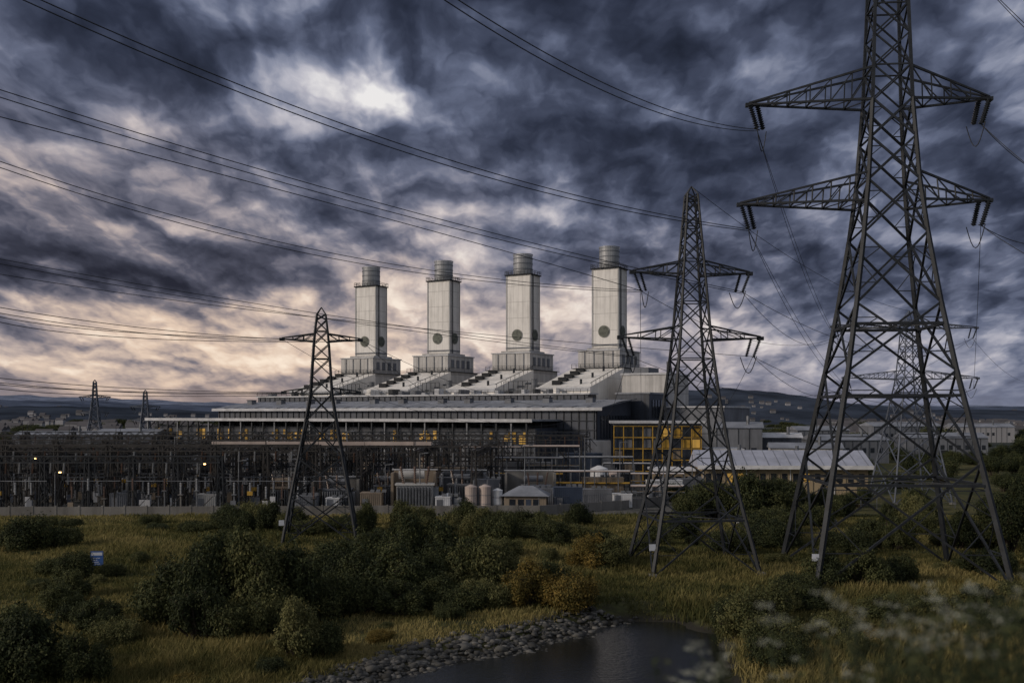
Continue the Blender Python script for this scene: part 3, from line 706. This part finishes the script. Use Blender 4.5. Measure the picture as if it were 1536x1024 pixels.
shed(50,245,11,12,11.5,M['greybox'],M['roofg'],-.2); shed(62,250,10,10,9,M['navy'],M['fascia'],-.2); shed(60,232,16,10,7,M['hrsg'],M['roofg'],-.2); shed(46,262,9,9,14,M['hrsg'],M['roofg'],-.2); shed(92,300,22,14,7,M['greybox'],M['roofg'],.1); shed(130,330,26,14,7,M['greybox'],M['roofg'],-.1)
shed(-150,300,26,14,8,M['greybox'],M['roofg'],.1); shed(-118,280,18,14,9,M['navy'],M['roofg'],-.1)
shed(170,470,34,16,9,M['greybox'],M['roofg'],.1); shed(230,520,30,16,8,M['house'],M['roofg'],-.1); shed(120,420,22,14,8,M['greybox'],M['roofg'],.05)

# ------------------------------------------------------------ substation
def lattice_col(B,x,y,h,w=.55,m=None,leg=.19,br=.1):
    m=m or M['rust']
    for sx in(-1,1):
        for sy in(-1,1): B.beam((x+sx*w,y+sy*w,0),(x+sx*w*.6,y+sy*w*.6,h),leg,m)
    k=0;z=0;st=1.5
    while z<h-.5:
        z2=min(z+st,h); f0=1-.4*z/h; f1=1-.4*z2/h; s=1 if k%2 else -1
        B.beam((x-s*w*f0,y-w*f0,z),(x+s*w*f1,y-w*f1,z2),br,m); B.beam((x-w*f0,y-s*w*f0,z),(x-w*f1,y+s*w*f1,z2),br,m); B.beam((x+w*f0,y+s*w*f0,z),(x+w*f1,y-s*w*f1,z2),br,m)
        z=z2;k+=1
    B.box(x-w*1.5,x+w*1.5,y-w*1.5,y+w*1.5,-.1,.18,M['conc'])
def truss(B,a,b,hh=.9,m=None,ch=.17):
    m=m or M['rust']; a=Vector(a);b=Vector(b); n=max(2,int((b-a).length/1.2)); d=(b-a).normalized(); sd=d.cross(Vector((0,0,1)))*.4; up=Vector((0,0,hh))
    for o_ in(sd,-sd):
        B.beam(a+o_,b+o_,ch,m); B.beam(a+o_+up,b+o_+up,ch,m)
        for k in range(n):
            p=a.lerp(b,k/n)+o_;q_=a.lerp(b,(k+1)/n)+o_
            if k%2: B.beam(p,q_+up,ch*.6,m)
            else: B.beam(p+up,q_,ch*.6,m)
def gantry(x0,x1,y,h,bays,rot=0,m=None):
    B=MB(); L=x1-x0
    for k in range(bays+1):
        lattice_col(B,k*L/bays,0,h,.5,m)
        B.beam((k*L/bays,0,h-1),(k*L/bays+1.8,0,h-3),.14,m or M['rust'])
    truss(B,(0,0,h-1),(L,0,h-1),.95,m)
    if h>7.5:
        for k in range(bays):
            for j in range(3):
                x=(k+.2+j*.3)*L/bays
                B.insul((x,-.45,h-1.05),(x,-.7,h-2.6),.2,random.choice([M['porc'],M['porc_g'],M['insul']]),7,6)
                B.beam((x,-.7,h-2.6),(x+random.uniform(-.8,.8),-1.2,2.6),.08,M['steel'])
    for k in range(bays+1):
        x=k*L/bays; B.beam((x,0,h),(x,0,h+random.choice([.8,1.2,2.])),.1,m or M['rust'],.04)
    return B.obj('substation_gantry',None,(x0,y,0),rot)
rows=[(151,-86,-44,8.6,6),(155,-84,-30,10.2,7),(163,-90,-8,9.6,10),(168,-92,-20,7.2,10),(173,-96,-2,10.4,11),(179,-98,2,7.4,13),(184,-100,8,9.8,12),(191,-104,10,7.6,14),(197,-108,14,10.8,13),(211,-112,16,11.2,13)]
for i,(y,xa,xb,h,bn) in enumerate(rows):
    gantry(xa+random.uniform(-3,3),xb,y,h,bn,random.uniform(-.012,.012),M['rust'] if i%3 else M['steel'])
for x in(-82,-74,-63,-52,-43,-33,-24,-15,-6):
    B=MB()
    for k in range(4): lattice_col(B,0,k*14,9.2,.45)
    truss(B,(0,0,8.3),(0,44,8.3),.8); truss(B,(0,0,5),(0,30,5),.5)
    B.obj('substation_gantry',None,(x,157,0),random.uniform(-.08,.08))
B=MB()
for k in range(14):
    B.beam((k*2.7,0,0),(k*2.7,0,9.9),.22,M['steel']); B.beam((k*2.7,0,7.8),(k*2.7+1.3,0,9.9),.1,M['steel'])
B.box(-.5,35.8,-1.0,1.,9.95,10.25,M['pink']); B.box(-.5,35.8,-1.1,-1.0,9.8,10.4,M['pink'])
B.obj('cable_canopy',None,(-49,166,0),-.03)
def bay(x,y,n,rot):
    B=MB()
    for k in range(n):
        u=k*2.4
        for v in(0,4.2):
            hh=random.choice([2.2,2.8,3.4]); mt=random.choice([M['steel_l'],M['rust'],M['rust'],M['steel'],M['conc']])
            B.beam((u,v,0),(u,v,hh),.2,mt); B.box(u-.35,u+.35,v-.35,v+.35,hh,hh+.12,mt)
            B.insul((u,v,hh+.12),(u,v,hh+1.9),.19,random.choice([M['porc'],M['porc_g'],M['porc_g']]),8,6)
            if random.random()<.45: B.box(u-.4,u+.4,v-.6,v-.28,.7,1.7+random.random()*.6,random.choice([M['greybox'],M['tan'],M['fascia'],M['bluebox'],M['white']]))
        if random.random()<.8: B.beam((u,0,hh+2.),(u,4.2,4.8),.09,M['steel'])
        if random.random()<.5: B.beam((u,0,.2),(u+2.4,0,2.6),.1,M['rust'])
        if random.random()<.16: B.box(u-.3,u+.5,-.5,-.2,2.8,3.4,M['yell'])
    B.cyl((-1,0,4.9),(n*2.4,0,4.9),.07,M['steel_l'],6); B.cyl((-1,4.2,5.3),(n*2.4,4.2,5.3),.07,M['steel'],6)
    B.obj('busbar_bay',None,(x,y,0),rot)
for y in(149.7,158,167,177,189,202):
    x=-84-(y-150)*.5
    while x<(-32 if y<157 else -4+(y-157)*.35):
        n=random.randint(3,6); bay(x,y,n,random.uniform(-.03,.03)); x+=n*2.4+random.uniform(1.5,4)
def mast(x,y,h,lit=False):
    B=MB(); B.cyl((0,0,0),(0,0,h),.14,M['steel_l'],8,.06)
    B.beam((0,0,h-.1),(.9,-.3,h),.07,M['steel_l']); B.box(.7,1.3,-.5,-.15,h-.06,h+.1,M['greybox'])
    if lit: B.box(.82,1.16,-.56,-.51,h-.14,h+.04,M['lamp'])
    B.obj('floodlight_mast',None,(x,y,0),0)
for (x,y,h,l) in((-69,151,6.2,True),(-41,150,8,False),(-14,152,9,False),(2,158,10,False),(12,165,11,False),(-28,170,12,False),(19,176,10,False),(25,165,8,False),(31,172,8,False),(-58,172,11,False),(-50,160,7,True),(-76,158,8,True),(-34,154,6,True),(-90,180,9,True),(-20,158,7,False)): mast(x,y,h,l)

def transformer(x,y,rot=0,k=1.,pal=None):
    B=MB(); c=pal or M['greybox']
    B.box(-2.4,2.4,-1.3,1.3,.4,3.6,c); B.box(-2.6,2.6,-1.5,1.5,3.6,3.8,c); B.box(-2.8,2.8,-1.7,1.7,0,.4,M['conc'])
    for j in range(12): B.box(-2.3+j*.4,-2.14+j*.4,-2.1,-1.32,.8,3.4,M['steel_l'])
    for j in range(5): B.box(2.42,3.1,-1.1+j*.5,-.95+j*.5,.8,3.3,M['steel_l'])
    B.cyl((-2.2,.4,4.9),(1.2,.4,4.9),.55,c,14); B.beam((-1.5,.4,3.8),(-1.5,.4,4.6),.15,c); B.beam((.6,.4,3.8),(.6,.4,4.6),.15,c)
    for j in(-1.5,0,1.5): B.insul((j,-.6,3.8),(j*1.25,-1.0,6.1),.22,M['porc'],9,8)
    B.obj('power_transformer',None,(x,y,0),rot).scale=(k,k,k)
transformer(-14.8,153,.05,1.15,M['concl']); transformer(-27,155,0,.9); transformer(-8,163,-.1,.95); transformer(4,163,.2,.9); transformer(-36,158,0,.9,M['tan']); transformer(-20,162,0,.9)
def blast_wall(x,y,w,h,m):
    B=MB(); B.box(0,w,0,.4,0,h,m); B.box(-.2,.2,-2.6,-.002,0,h*.95,m); B.box(w-.2,w+.2,-2.6,-.002,0,h*.95,m); B.box(-.3,w+.3,-.1,.5,h,h+.15,M['fascia']); B.obj('blast_wall',None,(x,y,0),0)
blast_wall(-18.4,156,6.5,6.2,M['tan']); blast_wall(-31,158,7,5,M['conc']); blast_wall(-1,166,8,5.5,M['conc']); blast_wall(-11.5,167,7,5.5,M['greybox'])
def tank(x,y,r,h,m):
    B=MB(); B.cyl((0,0,0),(0,0,h),r,m,20); B.cyl((0,0,h),(0,0,h+r*.35),r,m,20,r*.2)
    for z in(h*.33,h*.66): B.cyl((0,0,z),(0,0,z+.08),r*1.03,M['greybox'],20)
    B.beam((r,-.4,0),(r,-.4,h),.08,M['steel']); B.cyl((r*.4,0,h),(r*.4,0,h+1.),.1,M['steel_l'],6)
    B.obj('storage_tank',None,(x,y,0),0)
for a in((-6.2,152,.95,3.9,M['pink']),(-4.1,152.4,.95,3.9,M['pink']),(-2.2,153,.8,3.3,M['white']),(-9.8,153,.7,2.6,M['white']),(-8.2,151.5,.6,2.2,M['concl']),(15.5,178,1.6,5.2,M['white']),(18.5,182,1.2,4.2,M['pink'])): tank(*a)
B=MB(); B.box(0,6.4,0,4.6,0,2.5,M['tan'])
B.add([(-.5,-.5,2.5),(6.9,-.5,2.5),(6.9,5.1,2.5),(-.5,5.1,2.5),(2.1,2.3,3.9),(4.3,2.3,3.9)],[(0,1,5,4),(1,2,5),(2,3,4,5),(3,0,4),(3,2,1,0)],M['roofg'])
for x in(.8,2.1,4.4): B.box(x,x+.9,-.05,-.003,1,2,M['glass'])
B.box(3.3,4.1,-.05,-.003,0,2,M['bluebox'])
B.obj('control_hut',None,(-1.2,152,0),-.1)
def container(x,y,w,h,m,rot=0,name='equipment_container'):
    B=MB(); B.box(0,w,0,2.5,.15,h,m); B.box(-.06,w+.06,-.06,2.56,h,h+.12,m)
    for k in range(int(w/.3)): B.box(k*.3+.06,k*.3+.18,-.05,-.004,.3,h-.1,m)
    B.box(w*.1,w*.1+.9,-.09,-.055,.3,2.1,M['greybox']); B.box(0,w,.2,2.3,0,.15,M['conc'])
    for k in range(3): B.box(w*.45+k*.9,w*.45+k*.9+.6,.6,1.6,h+.12,h+.5,M['steel_l'])
    B.obj(name,None,(x,y,0),rot)
container(6.4,153,4.4,3.6,M['bluebox']); container(-23,151.5,3.2,2.9,M['tan']); container(-11.5,150,2.2,2.4,M['white']); container(1.5,158.5,5,3,M['greybox']); container(10,160,6,2.8,M['greybox'],-.1); container(-33.5,150.5,4,2.5,M['greybox']); container(12,170,7,4,M['tan']); container(16,158,3,2.2,M['white']); container(-6,159,4,4.4,M['greybox'])
container(24,175,6,3.2,M['white'],.1); container(30,182,5,3,M['greybox']); container(-2,182,9,6,M['greybox']); container(8,200,10,7,M['bluebox'],-.1); container(-16,176,8,5.4,M['tan']); container(-48,152,3,2.6,M['concl']); container(-62,154,4,2.6,M['greybox']); container(-40,164,5,3.4,M['tan']); container(-28,150.3,2,2.2,M['white'])
for (x,y,w,h) in((4,170,16,5),(9,190,14,6.5),(18,196,10,5),(-3,176,12,7),(22,186,10,3.6),(20,168,9,2.6),(-12,186,14,8.5),(2,178,10,9)):
    B=MB(); n=int(w/2)
    for k in range(n+1):
        for d in(0,2): B.beam((k*2,d,0),(k*2,d,h),.16,M['steel_l'] if k%2 else M['steel'])
        B.beam((k*2,0,h),(k*2,2,h),.14,M['steel']); B.beam((k*2,0,h*.6),(k*2,2,h*.6),.14,M['steel'])
    for j in range(4): B.cyl((0,.3+j*.45,h+.2),(w,.3+j*.45,h+.2),.12+.05*(j%2),random.choice([M['steel_l'],M['pink'],M['white'],M['greybox']]),8)
    for j in range(3): B.cyl((0,.3+j*.6,h*.6+.2),(w,.3+j*.6,h*.6+.2),.14,random.choice([M['steel_l'],M['yell'],M['greybox']]),8)
    B.obj('pipe_rack',None,(x,y,0),-.05)
def wall(pts,h,m,name='perimeter_wall'):
    B=MB()
    for (a,b_) in zip(pts[:-1],pts[1:]):
        a=Vector((*a,0));b_=Vector((*b_,0)); d=(b_-a); L_=d.length; d.normalize(); nrm=Vector((-d.y,d.x,0))
        n=max(1,int(L_/3.2))
        for k in range(n):
            p=a+d*(L_*k/n+.12); q_=a+d*(L_*(k+1)/n-.12); hh=h+random.uniform(-.04,.04)
            B.prism([p-nrm*.08,q_-nrm*.08,q_+nrm*.08,p+nrm*.08],[v+Vector((0,0,hh)) for v in(p-nrm*.08,q_-nrm*.08,q_+nrm*.08,p+nrm*.08)],m)
            c=a+d*(L_*k/n); B.prism([c+Vector(v) for v in((-.13,-.13,-.1),(.13,-.13,-.1),(.13,.13,-.1),(-.13,.13,-.1))],[c+Vector(v) for v in((-.13,-.13,h+.15),(.13,-.13,h+.15),(.13,.13,h+.15),(-.13,.13,h+.15))],m)
    B.obj(name)
wall([(-110,144),(-60,146.5),(-28,147.5),(4,148),(17,156.5),(26,166)],1.4,M['conc'])
def fence(pts,h,name='chain_link_fence'):
    B=MB()
    for (a,b_) in zip(pts[:-1],pts[1:]):
        a=Vector((*a,0));b_=Vector((*b_,0)); L_=(b_-a).length; n=int(L_/2.6)
        for k in range(n+1):
            p=a.lerp(b_,k/n); B.beam(p,p+Vector((0,0,h)),.09,M['steel_l'])
        for z in(.3,h*.5,h-.05): B.beam(a+Vector((0,0,z)),b_+Vector((0,0,z)),.04,M['steel_l'])
        m_=int(L_/.45)
        for k in range(m_): p=a.lerp(b_,k/m_); B.beam(p+Vector((0,0,.2)),p+Vector((0,0,h)),.018,M['steel'])
    B.obj(name)
fence([(4,150),(16.6,158),(24,168),(38,180)],2.4); fence([(12,168),(38,174)],2.4); fence([(30,150),(70,158)],2.)
B=MB(); z0=float(ground_z(-39,94))
for x in(-.42,.42): B.beam((x,0,-.3),(x,0,2.0),.08,M['steel_l'])
B.box(-.58,.58,-.09,-.05,.75,2.1,M['signb']); B.box(-.5,.5,-.1,-.091,1.7,1.98,M['signw'])
for k in range(4): B.box(-.45,.3-.12*(k%3),-.1,-.091,.88+k*.18,.93+k*.18,M['signw'])
B.obj('information_sign',None,(-39,94,z0),.1)
def car(x,y,rot,m):
    B=MB()
    prof=[(-2.1,.35),(-2.15,.75),(-1.95,.95),(-1.4,1.0),(-.85,1.42),(.75,1.45),(1.35,1.02),(2.0,.9),(2.15,.6),(2.1,.35)]
    n=len(prof); vs=[];w=.85
    for s_ in(-1,1):
        for (px,pz) in prof: vs.append((px,s_*(w-(.14 if pz>1.1 else 0)),pz))
    B.add(vs,[tuple(range(n)),tuple(reversed(range(n,2*n)))]+[(i,n+i,n+(i+1)%n,(i+1)%n) for i in range(n)],m)
    for s_ in(-1,1):
        yq=s_*(w-.06); B.add([(-1.2,yq+s_*.075,1.02),(-.78,yq-s_*.03,1.34),(.68,yq-s_*.03,1.36),(1.15,yq+s_*.075,1.02)],[(0,1,2,3) if s_<0 else (3,2,1,0)],M['glass'])
        for px in(-1.3,1.35): B.cyl((px,s_*.7,.33),(px,s_*.9,.33),.33,M['tyre'],16); B.cyl((px,s_*.9,.33),(px,s_*.92,.33),.18,M['steel_l'],12)
    B.add([(1.32,-.66,1.05),(.78,-.64,1.43),(.78,.64,1.43),(1.32,.66,1.05)],[(0,3,2,1)],M['glass'])
    B.obj('parked_car',None,(x,y,float(ground_z(x,y))),rot)
for a in((32.2,134,.1,M['white']),(36.9,134.6,.05,M['white']),(41.5,135,0,M['greybox']),(34,176,.2,M['white']),(29,172,.3,M['greybox'])): car(*a)

# ------------------------------------------------------------ hills and far town
TOWN=MB()
def house(x,y,z,w,h):
    d=w*.8
    TOWN.box(x,x+w,y,y+d,z-3,z+h,M['house'])
    TOWN.add([(x-.3,y-.3,z+h),(x+w+.3,y-.3,z+h),(x+w+.3,y+d+.3,z+h),(x-.3,y+d+.3,z+h),(x-.3,y+d/2,z+h+w*.3),(x+w+.3,y+d/2,z+h+w*.3)],[(0,1,5,4),(3,4,5,2),(0,4,3),(1,2,5)],M['houser'])
def hill(name,pts,depth,c,seed,nh=0,hw=8,rows_=(2,6)):
    m=mat('hill_'+name,c,1.,0,.45,.008,spec=0); V=[];F=[]; n=160  # hill colours are bluish: aerial haze is painted into them
    xs=np.linspace(pts[0][0],pts[-1][0],n); hs=np.interp(xs,[p[0] for p in pts],[p[2] for p in pts]); ys=np.interp(xs,[p[0] for p in pts],[p[1] for p in pts])
    hs=hs+(np.sin(xs*.011+seed)+.6*np.sin(xs*.027+seed*2)+.3*np.sin(xs*.07))*hs.max()*.025
    R=12
    for j in range(R+1):
        u=j/R
        for i in range(n): V.append((xs[i],ys[i]-depth*(1-u),max(-2,hs[i]*(u*u*(3-2*u))*(1+.03*math.sin(i*.7+j*1.9))-2)))
    for i in range(n): V.append((xs[i],ys[i]+depth*.5,-3))
    for j in range(R+1):
        for i in range(n-1): F.append([j*n+i,j*n+i+1,(j+1)*n+i+1,(j+1)*n+i])
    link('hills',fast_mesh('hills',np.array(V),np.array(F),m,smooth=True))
    cl=[(random.randint(2,n-3),random.randint(*rows_)) for _ in range(max(1,nh//14))]
    for k in range(nh):
        ci,cj=random.choice(cl); i=min(n-2,max(1,int(ci+random.gauss(0,4)))); j=min(8,max(2,int(cj+random.gauss(0,1.))))
        fu,fv=random.random(),random.random(); v0=np.array(V[j*n+i]); v1=np.array(V[j*n+i+1]); v2=np.array(V[(j+1)*n+i])
        p=v0+(v1-v0)*fu+(v2-v0)*fv; w=hw*random.uniform(.6,1.3); house(p[0],p[1],p[2],w,w*.5)
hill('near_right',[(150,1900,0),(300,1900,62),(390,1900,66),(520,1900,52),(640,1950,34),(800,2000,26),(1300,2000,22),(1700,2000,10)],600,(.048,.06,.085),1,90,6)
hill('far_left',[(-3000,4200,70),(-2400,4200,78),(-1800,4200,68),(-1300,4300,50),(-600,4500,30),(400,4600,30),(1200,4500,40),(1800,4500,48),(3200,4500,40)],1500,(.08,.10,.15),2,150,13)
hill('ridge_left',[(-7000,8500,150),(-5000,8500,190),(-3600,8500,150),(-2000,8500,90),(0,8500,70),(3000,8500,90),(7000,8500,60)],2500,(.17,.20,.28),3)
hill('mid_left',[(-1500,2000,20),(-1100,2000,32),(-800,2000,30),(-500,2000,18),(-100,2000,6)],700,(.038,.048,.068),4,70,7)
for i in range(260):
    y=random.uniform(520,1300); x=random.uniform(.30,.56)*y*(1 if random.random()<.7 else -1.); w=random.uniform(6,10)
    house(x,y,0,w,random.uniform(4,7))
TOWN.obj('distant_town')

# ------------------------------------------------------------ sky
SUN=Vector((-.9,-.38,.40)).normalized()
w=bpy.data.worlds.new('World'); scene.world=w; w.use_nodes=True; w.node_tree.nodes.clear(); t=NT(w.node_tree)
d=t.vm('NORMALIZE',t.node('ShaderNodeTexCoord').outputs['Generated'])
sp=t.node('ShaderNodeSeparateXYZ'); t.put(sp.inputs[0],d); x,y,z=sp.outputs
zc=t.math('MAXIMUM',z,0.); den=t.math('ADD',zc,.25)
cb=t.node('ShaderNodeCombineXYZ'); t.put(cb.inputs[0],t.math('DIVIDE',x,den)); t.put(cb.inputs[1],t.math('DIVIDE',t.math('MULTIPLY',y,.62),den))
p=cb.outputs[0]
wp=t.vm('SUBTRACT',t.noise(p,2.8,5,.6,col=True,dim='2D'),(.5,.5,.5)); p2=t.vm('MULTIPLY_ADD',wp,(.15,.15,0.),p)
# cumulus: rounded lobes (folded noise gives bright bulges parted by dark creases), lit from the upper left
def puff(pp,dt):
    nn=t.noise(pp,1.7,dt,.6,dim='2D')
    na=t.math('ABSOLUTE',t.math('SUBTRACT',t.noise(t.vm('ADD',pp,(3.7,8.1,0)),2.6,2,.4,dim='2D'),.5))
    nb=t.math('ABSOLUTE',t.math('SUBTRACT',t.noise(t.vm('ADD',pp,(13.7,1.1,0)),7.5,3,.5,dim='2D'),.5))
    return t.math('ADD',t.math('MULTIPLY_ADD',na,1.15,nn),t.math('MULTIPLY',nb,.42))
f1=puff(p2,9); f2=puff(t.vm('ADD',p2,(-.022,.035,0)),6)
rel=t.math('MULTIPLY',t.math('SUBTRACT',f1,f2),1.35)
dw=t.vm('MULTIPLY_ADD',wp,(.26,.0,.14),d)
blobs=[ # broad light and dark masses of the cloud deck (directions on the sky sphere)
(-.125,.325,.045,.014,.46),(-.19,.345,.10,.05,.16),(-.25,.31,.06,.06,.14),(-.10,.30,.16,.045,.08),(-.40,.265,.11,.03,.16),(-.49,.22,.06,.014,.28),(.04,.355,.07,.03,.06),
(.05,.19,.10,.03,.16),(-.14,.115,.30,.038,.36),(-.14,.195,.09,.03,.12),(-.38,.055,.30,.030,.34),(-.04,.06,.28,.035,.28),(.26,.10,.20,.035,.15),(.25,.36,.05,.03,.08),(.34,.05,.24,.03,.20),(-.22,.17,.06,.03,.12),
(-.46,.38,.15,.05,-.16),(-.36,.33,.06,.03,-.10),(-.36,.135,.14,.022,-.38),(-.48,.16,.08,.025,-.16),(-.04,.26,.15,.04,-.12),(.26,.24,.17,.06,-.10),(.45,.17,.14,.05,-.14),(-.08,.40,.10,.03,-.12),(.13,.40,.14,.05,-.08),(.48,.36,.14,.09,-.16),(.10,.14,.09,.018,-.12)]
acc=None
for (u,v,su,sv,am) in blobs:
    T=Vector((u,1,v)).normalized(); sc=(1/su,1/.35,1/sv)
    q_=t.vm('MULTIPLY_ADD',dw,sc,tuple(-T[i]*sc[i] for i in range(3)))
    g=t.math('POWER',.3679,t.vm('DOT_PRODUCT',q_,q_))
    acc=t.math('MULTIPLY_ADD',g,am,acc if acc is not None else 0.)
con=t.mr(z,.0,.14,.55,1.)
v=t.math('ADD',t.math('MULTIPLY',t.math('SUBTRACT',f1,.68),.85),rel)
v=t.math('MULTIPLY_ADD',v,con,.36); v=t.math('ADD',v,acc)
v=t.math('MULTIPLY_ADD',v,.8,.2)      # leave room below for the darkest undersides
R_=lambda q:q*.8+.2
cool=t.ramp(v,[(.0,lin((30,35,48))),(R_(0),lin((46,52,69))),(R_(.22),lin((67,74,94))),(R_(.42),lin((98,106,129))),(R_(.60),lin((136,142,162))),(R_(.80),lin((186,186,197))),(1.,lin((234,232,232)))])
warm=t.ramp(v,[(.0,lin((42,43,54))),(R_(0),lin((60,61,73))),(R_(.22),lin((85,85,98))),(R_(.42),lin((125,119,126))),(R_(.60),lin((180,162,154))),(R_(.80),lin((226,201,180))),(1.,lin((250,231,210)))])
def gsn(u,v_,su,sv):
    T=Vector((u,1,v_)).normalized(); sc=(1/su,1/.5,1/sv); q_=t.vm('MULTIPLY_ADD',dw,sc,tuple(-T[i]*sc[i] for i in range(3)))
    return t.math('POWER',.3679,t.vm('DOT_PRODUCT',q_,q_))
wm=t.math('MINIMUM',t.math('ADD',gsn(-.28,.05,.46,.13),t.math('MULTIPLY',gsn(-.5,.24,.22,.08),.4)),1.)
col=t.mix(wm,cool,warm)
hz_=t.mr(z,.05,-.005); col=t.mix(t.math('MULTIPLY',hz_,.5),col,t.mix(wm,lin((125,131,152)),lin((200,172,155))))
# unseen sky overhead and behind the viewer, brightened as added fill for shadows
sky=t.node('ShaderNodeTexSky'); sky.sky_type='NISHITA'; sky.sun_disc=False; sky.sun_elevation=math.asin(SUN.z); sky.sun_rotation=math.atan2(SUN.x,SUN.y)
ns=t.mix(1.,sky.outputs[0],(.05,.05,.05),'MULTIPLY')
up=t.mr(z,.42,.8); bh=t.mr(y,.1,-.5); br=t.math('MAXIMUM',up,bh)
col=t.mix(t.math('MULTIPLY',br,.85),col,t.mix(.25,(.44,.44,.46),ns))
col=t.mix(t.mr(z,-.01,-.05),col,(.06,.06,.055))
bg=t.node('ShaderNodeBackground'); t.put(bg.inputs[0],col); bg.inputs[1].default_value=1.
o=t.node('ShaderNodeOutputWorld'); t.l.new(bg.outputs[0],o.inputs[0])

sl=bpy.data.lights.new('sun','SUN'); sl.energy=1.9; sl.angle=math.radians(12); sl.color=(1,.86,.71)
so=bpy.data.objects.new('sun',sl); COL.objects.link(so); so.rotation_euler=(-SUN).to_track_quat('-Z','Y').to_euler(); so.location=(-50,-20,80)

# ------------------------------------------------------------ camera
cam=bpy.data.cameras.new('camera'); co=bpy.data.objects.new('camera',cam); COL.objects.link(co); scene.camera=co
co.location=(0,0,15); co.rotation_euler=(math.radians(90),0,0)
cam.sensor_width=36; cam.lens=35.16; cam.shift_y=.0703; cam.clip_start=.1; cam.clip_end=40000
cam.dof.use_dof=True; cam.dof.focus_distance=130; cam.dof.aperture_fstop=.9
scene.view_settings.view_transform='Standard'; scene.view_settings.look='None'; scene.view_settings.exposure=0
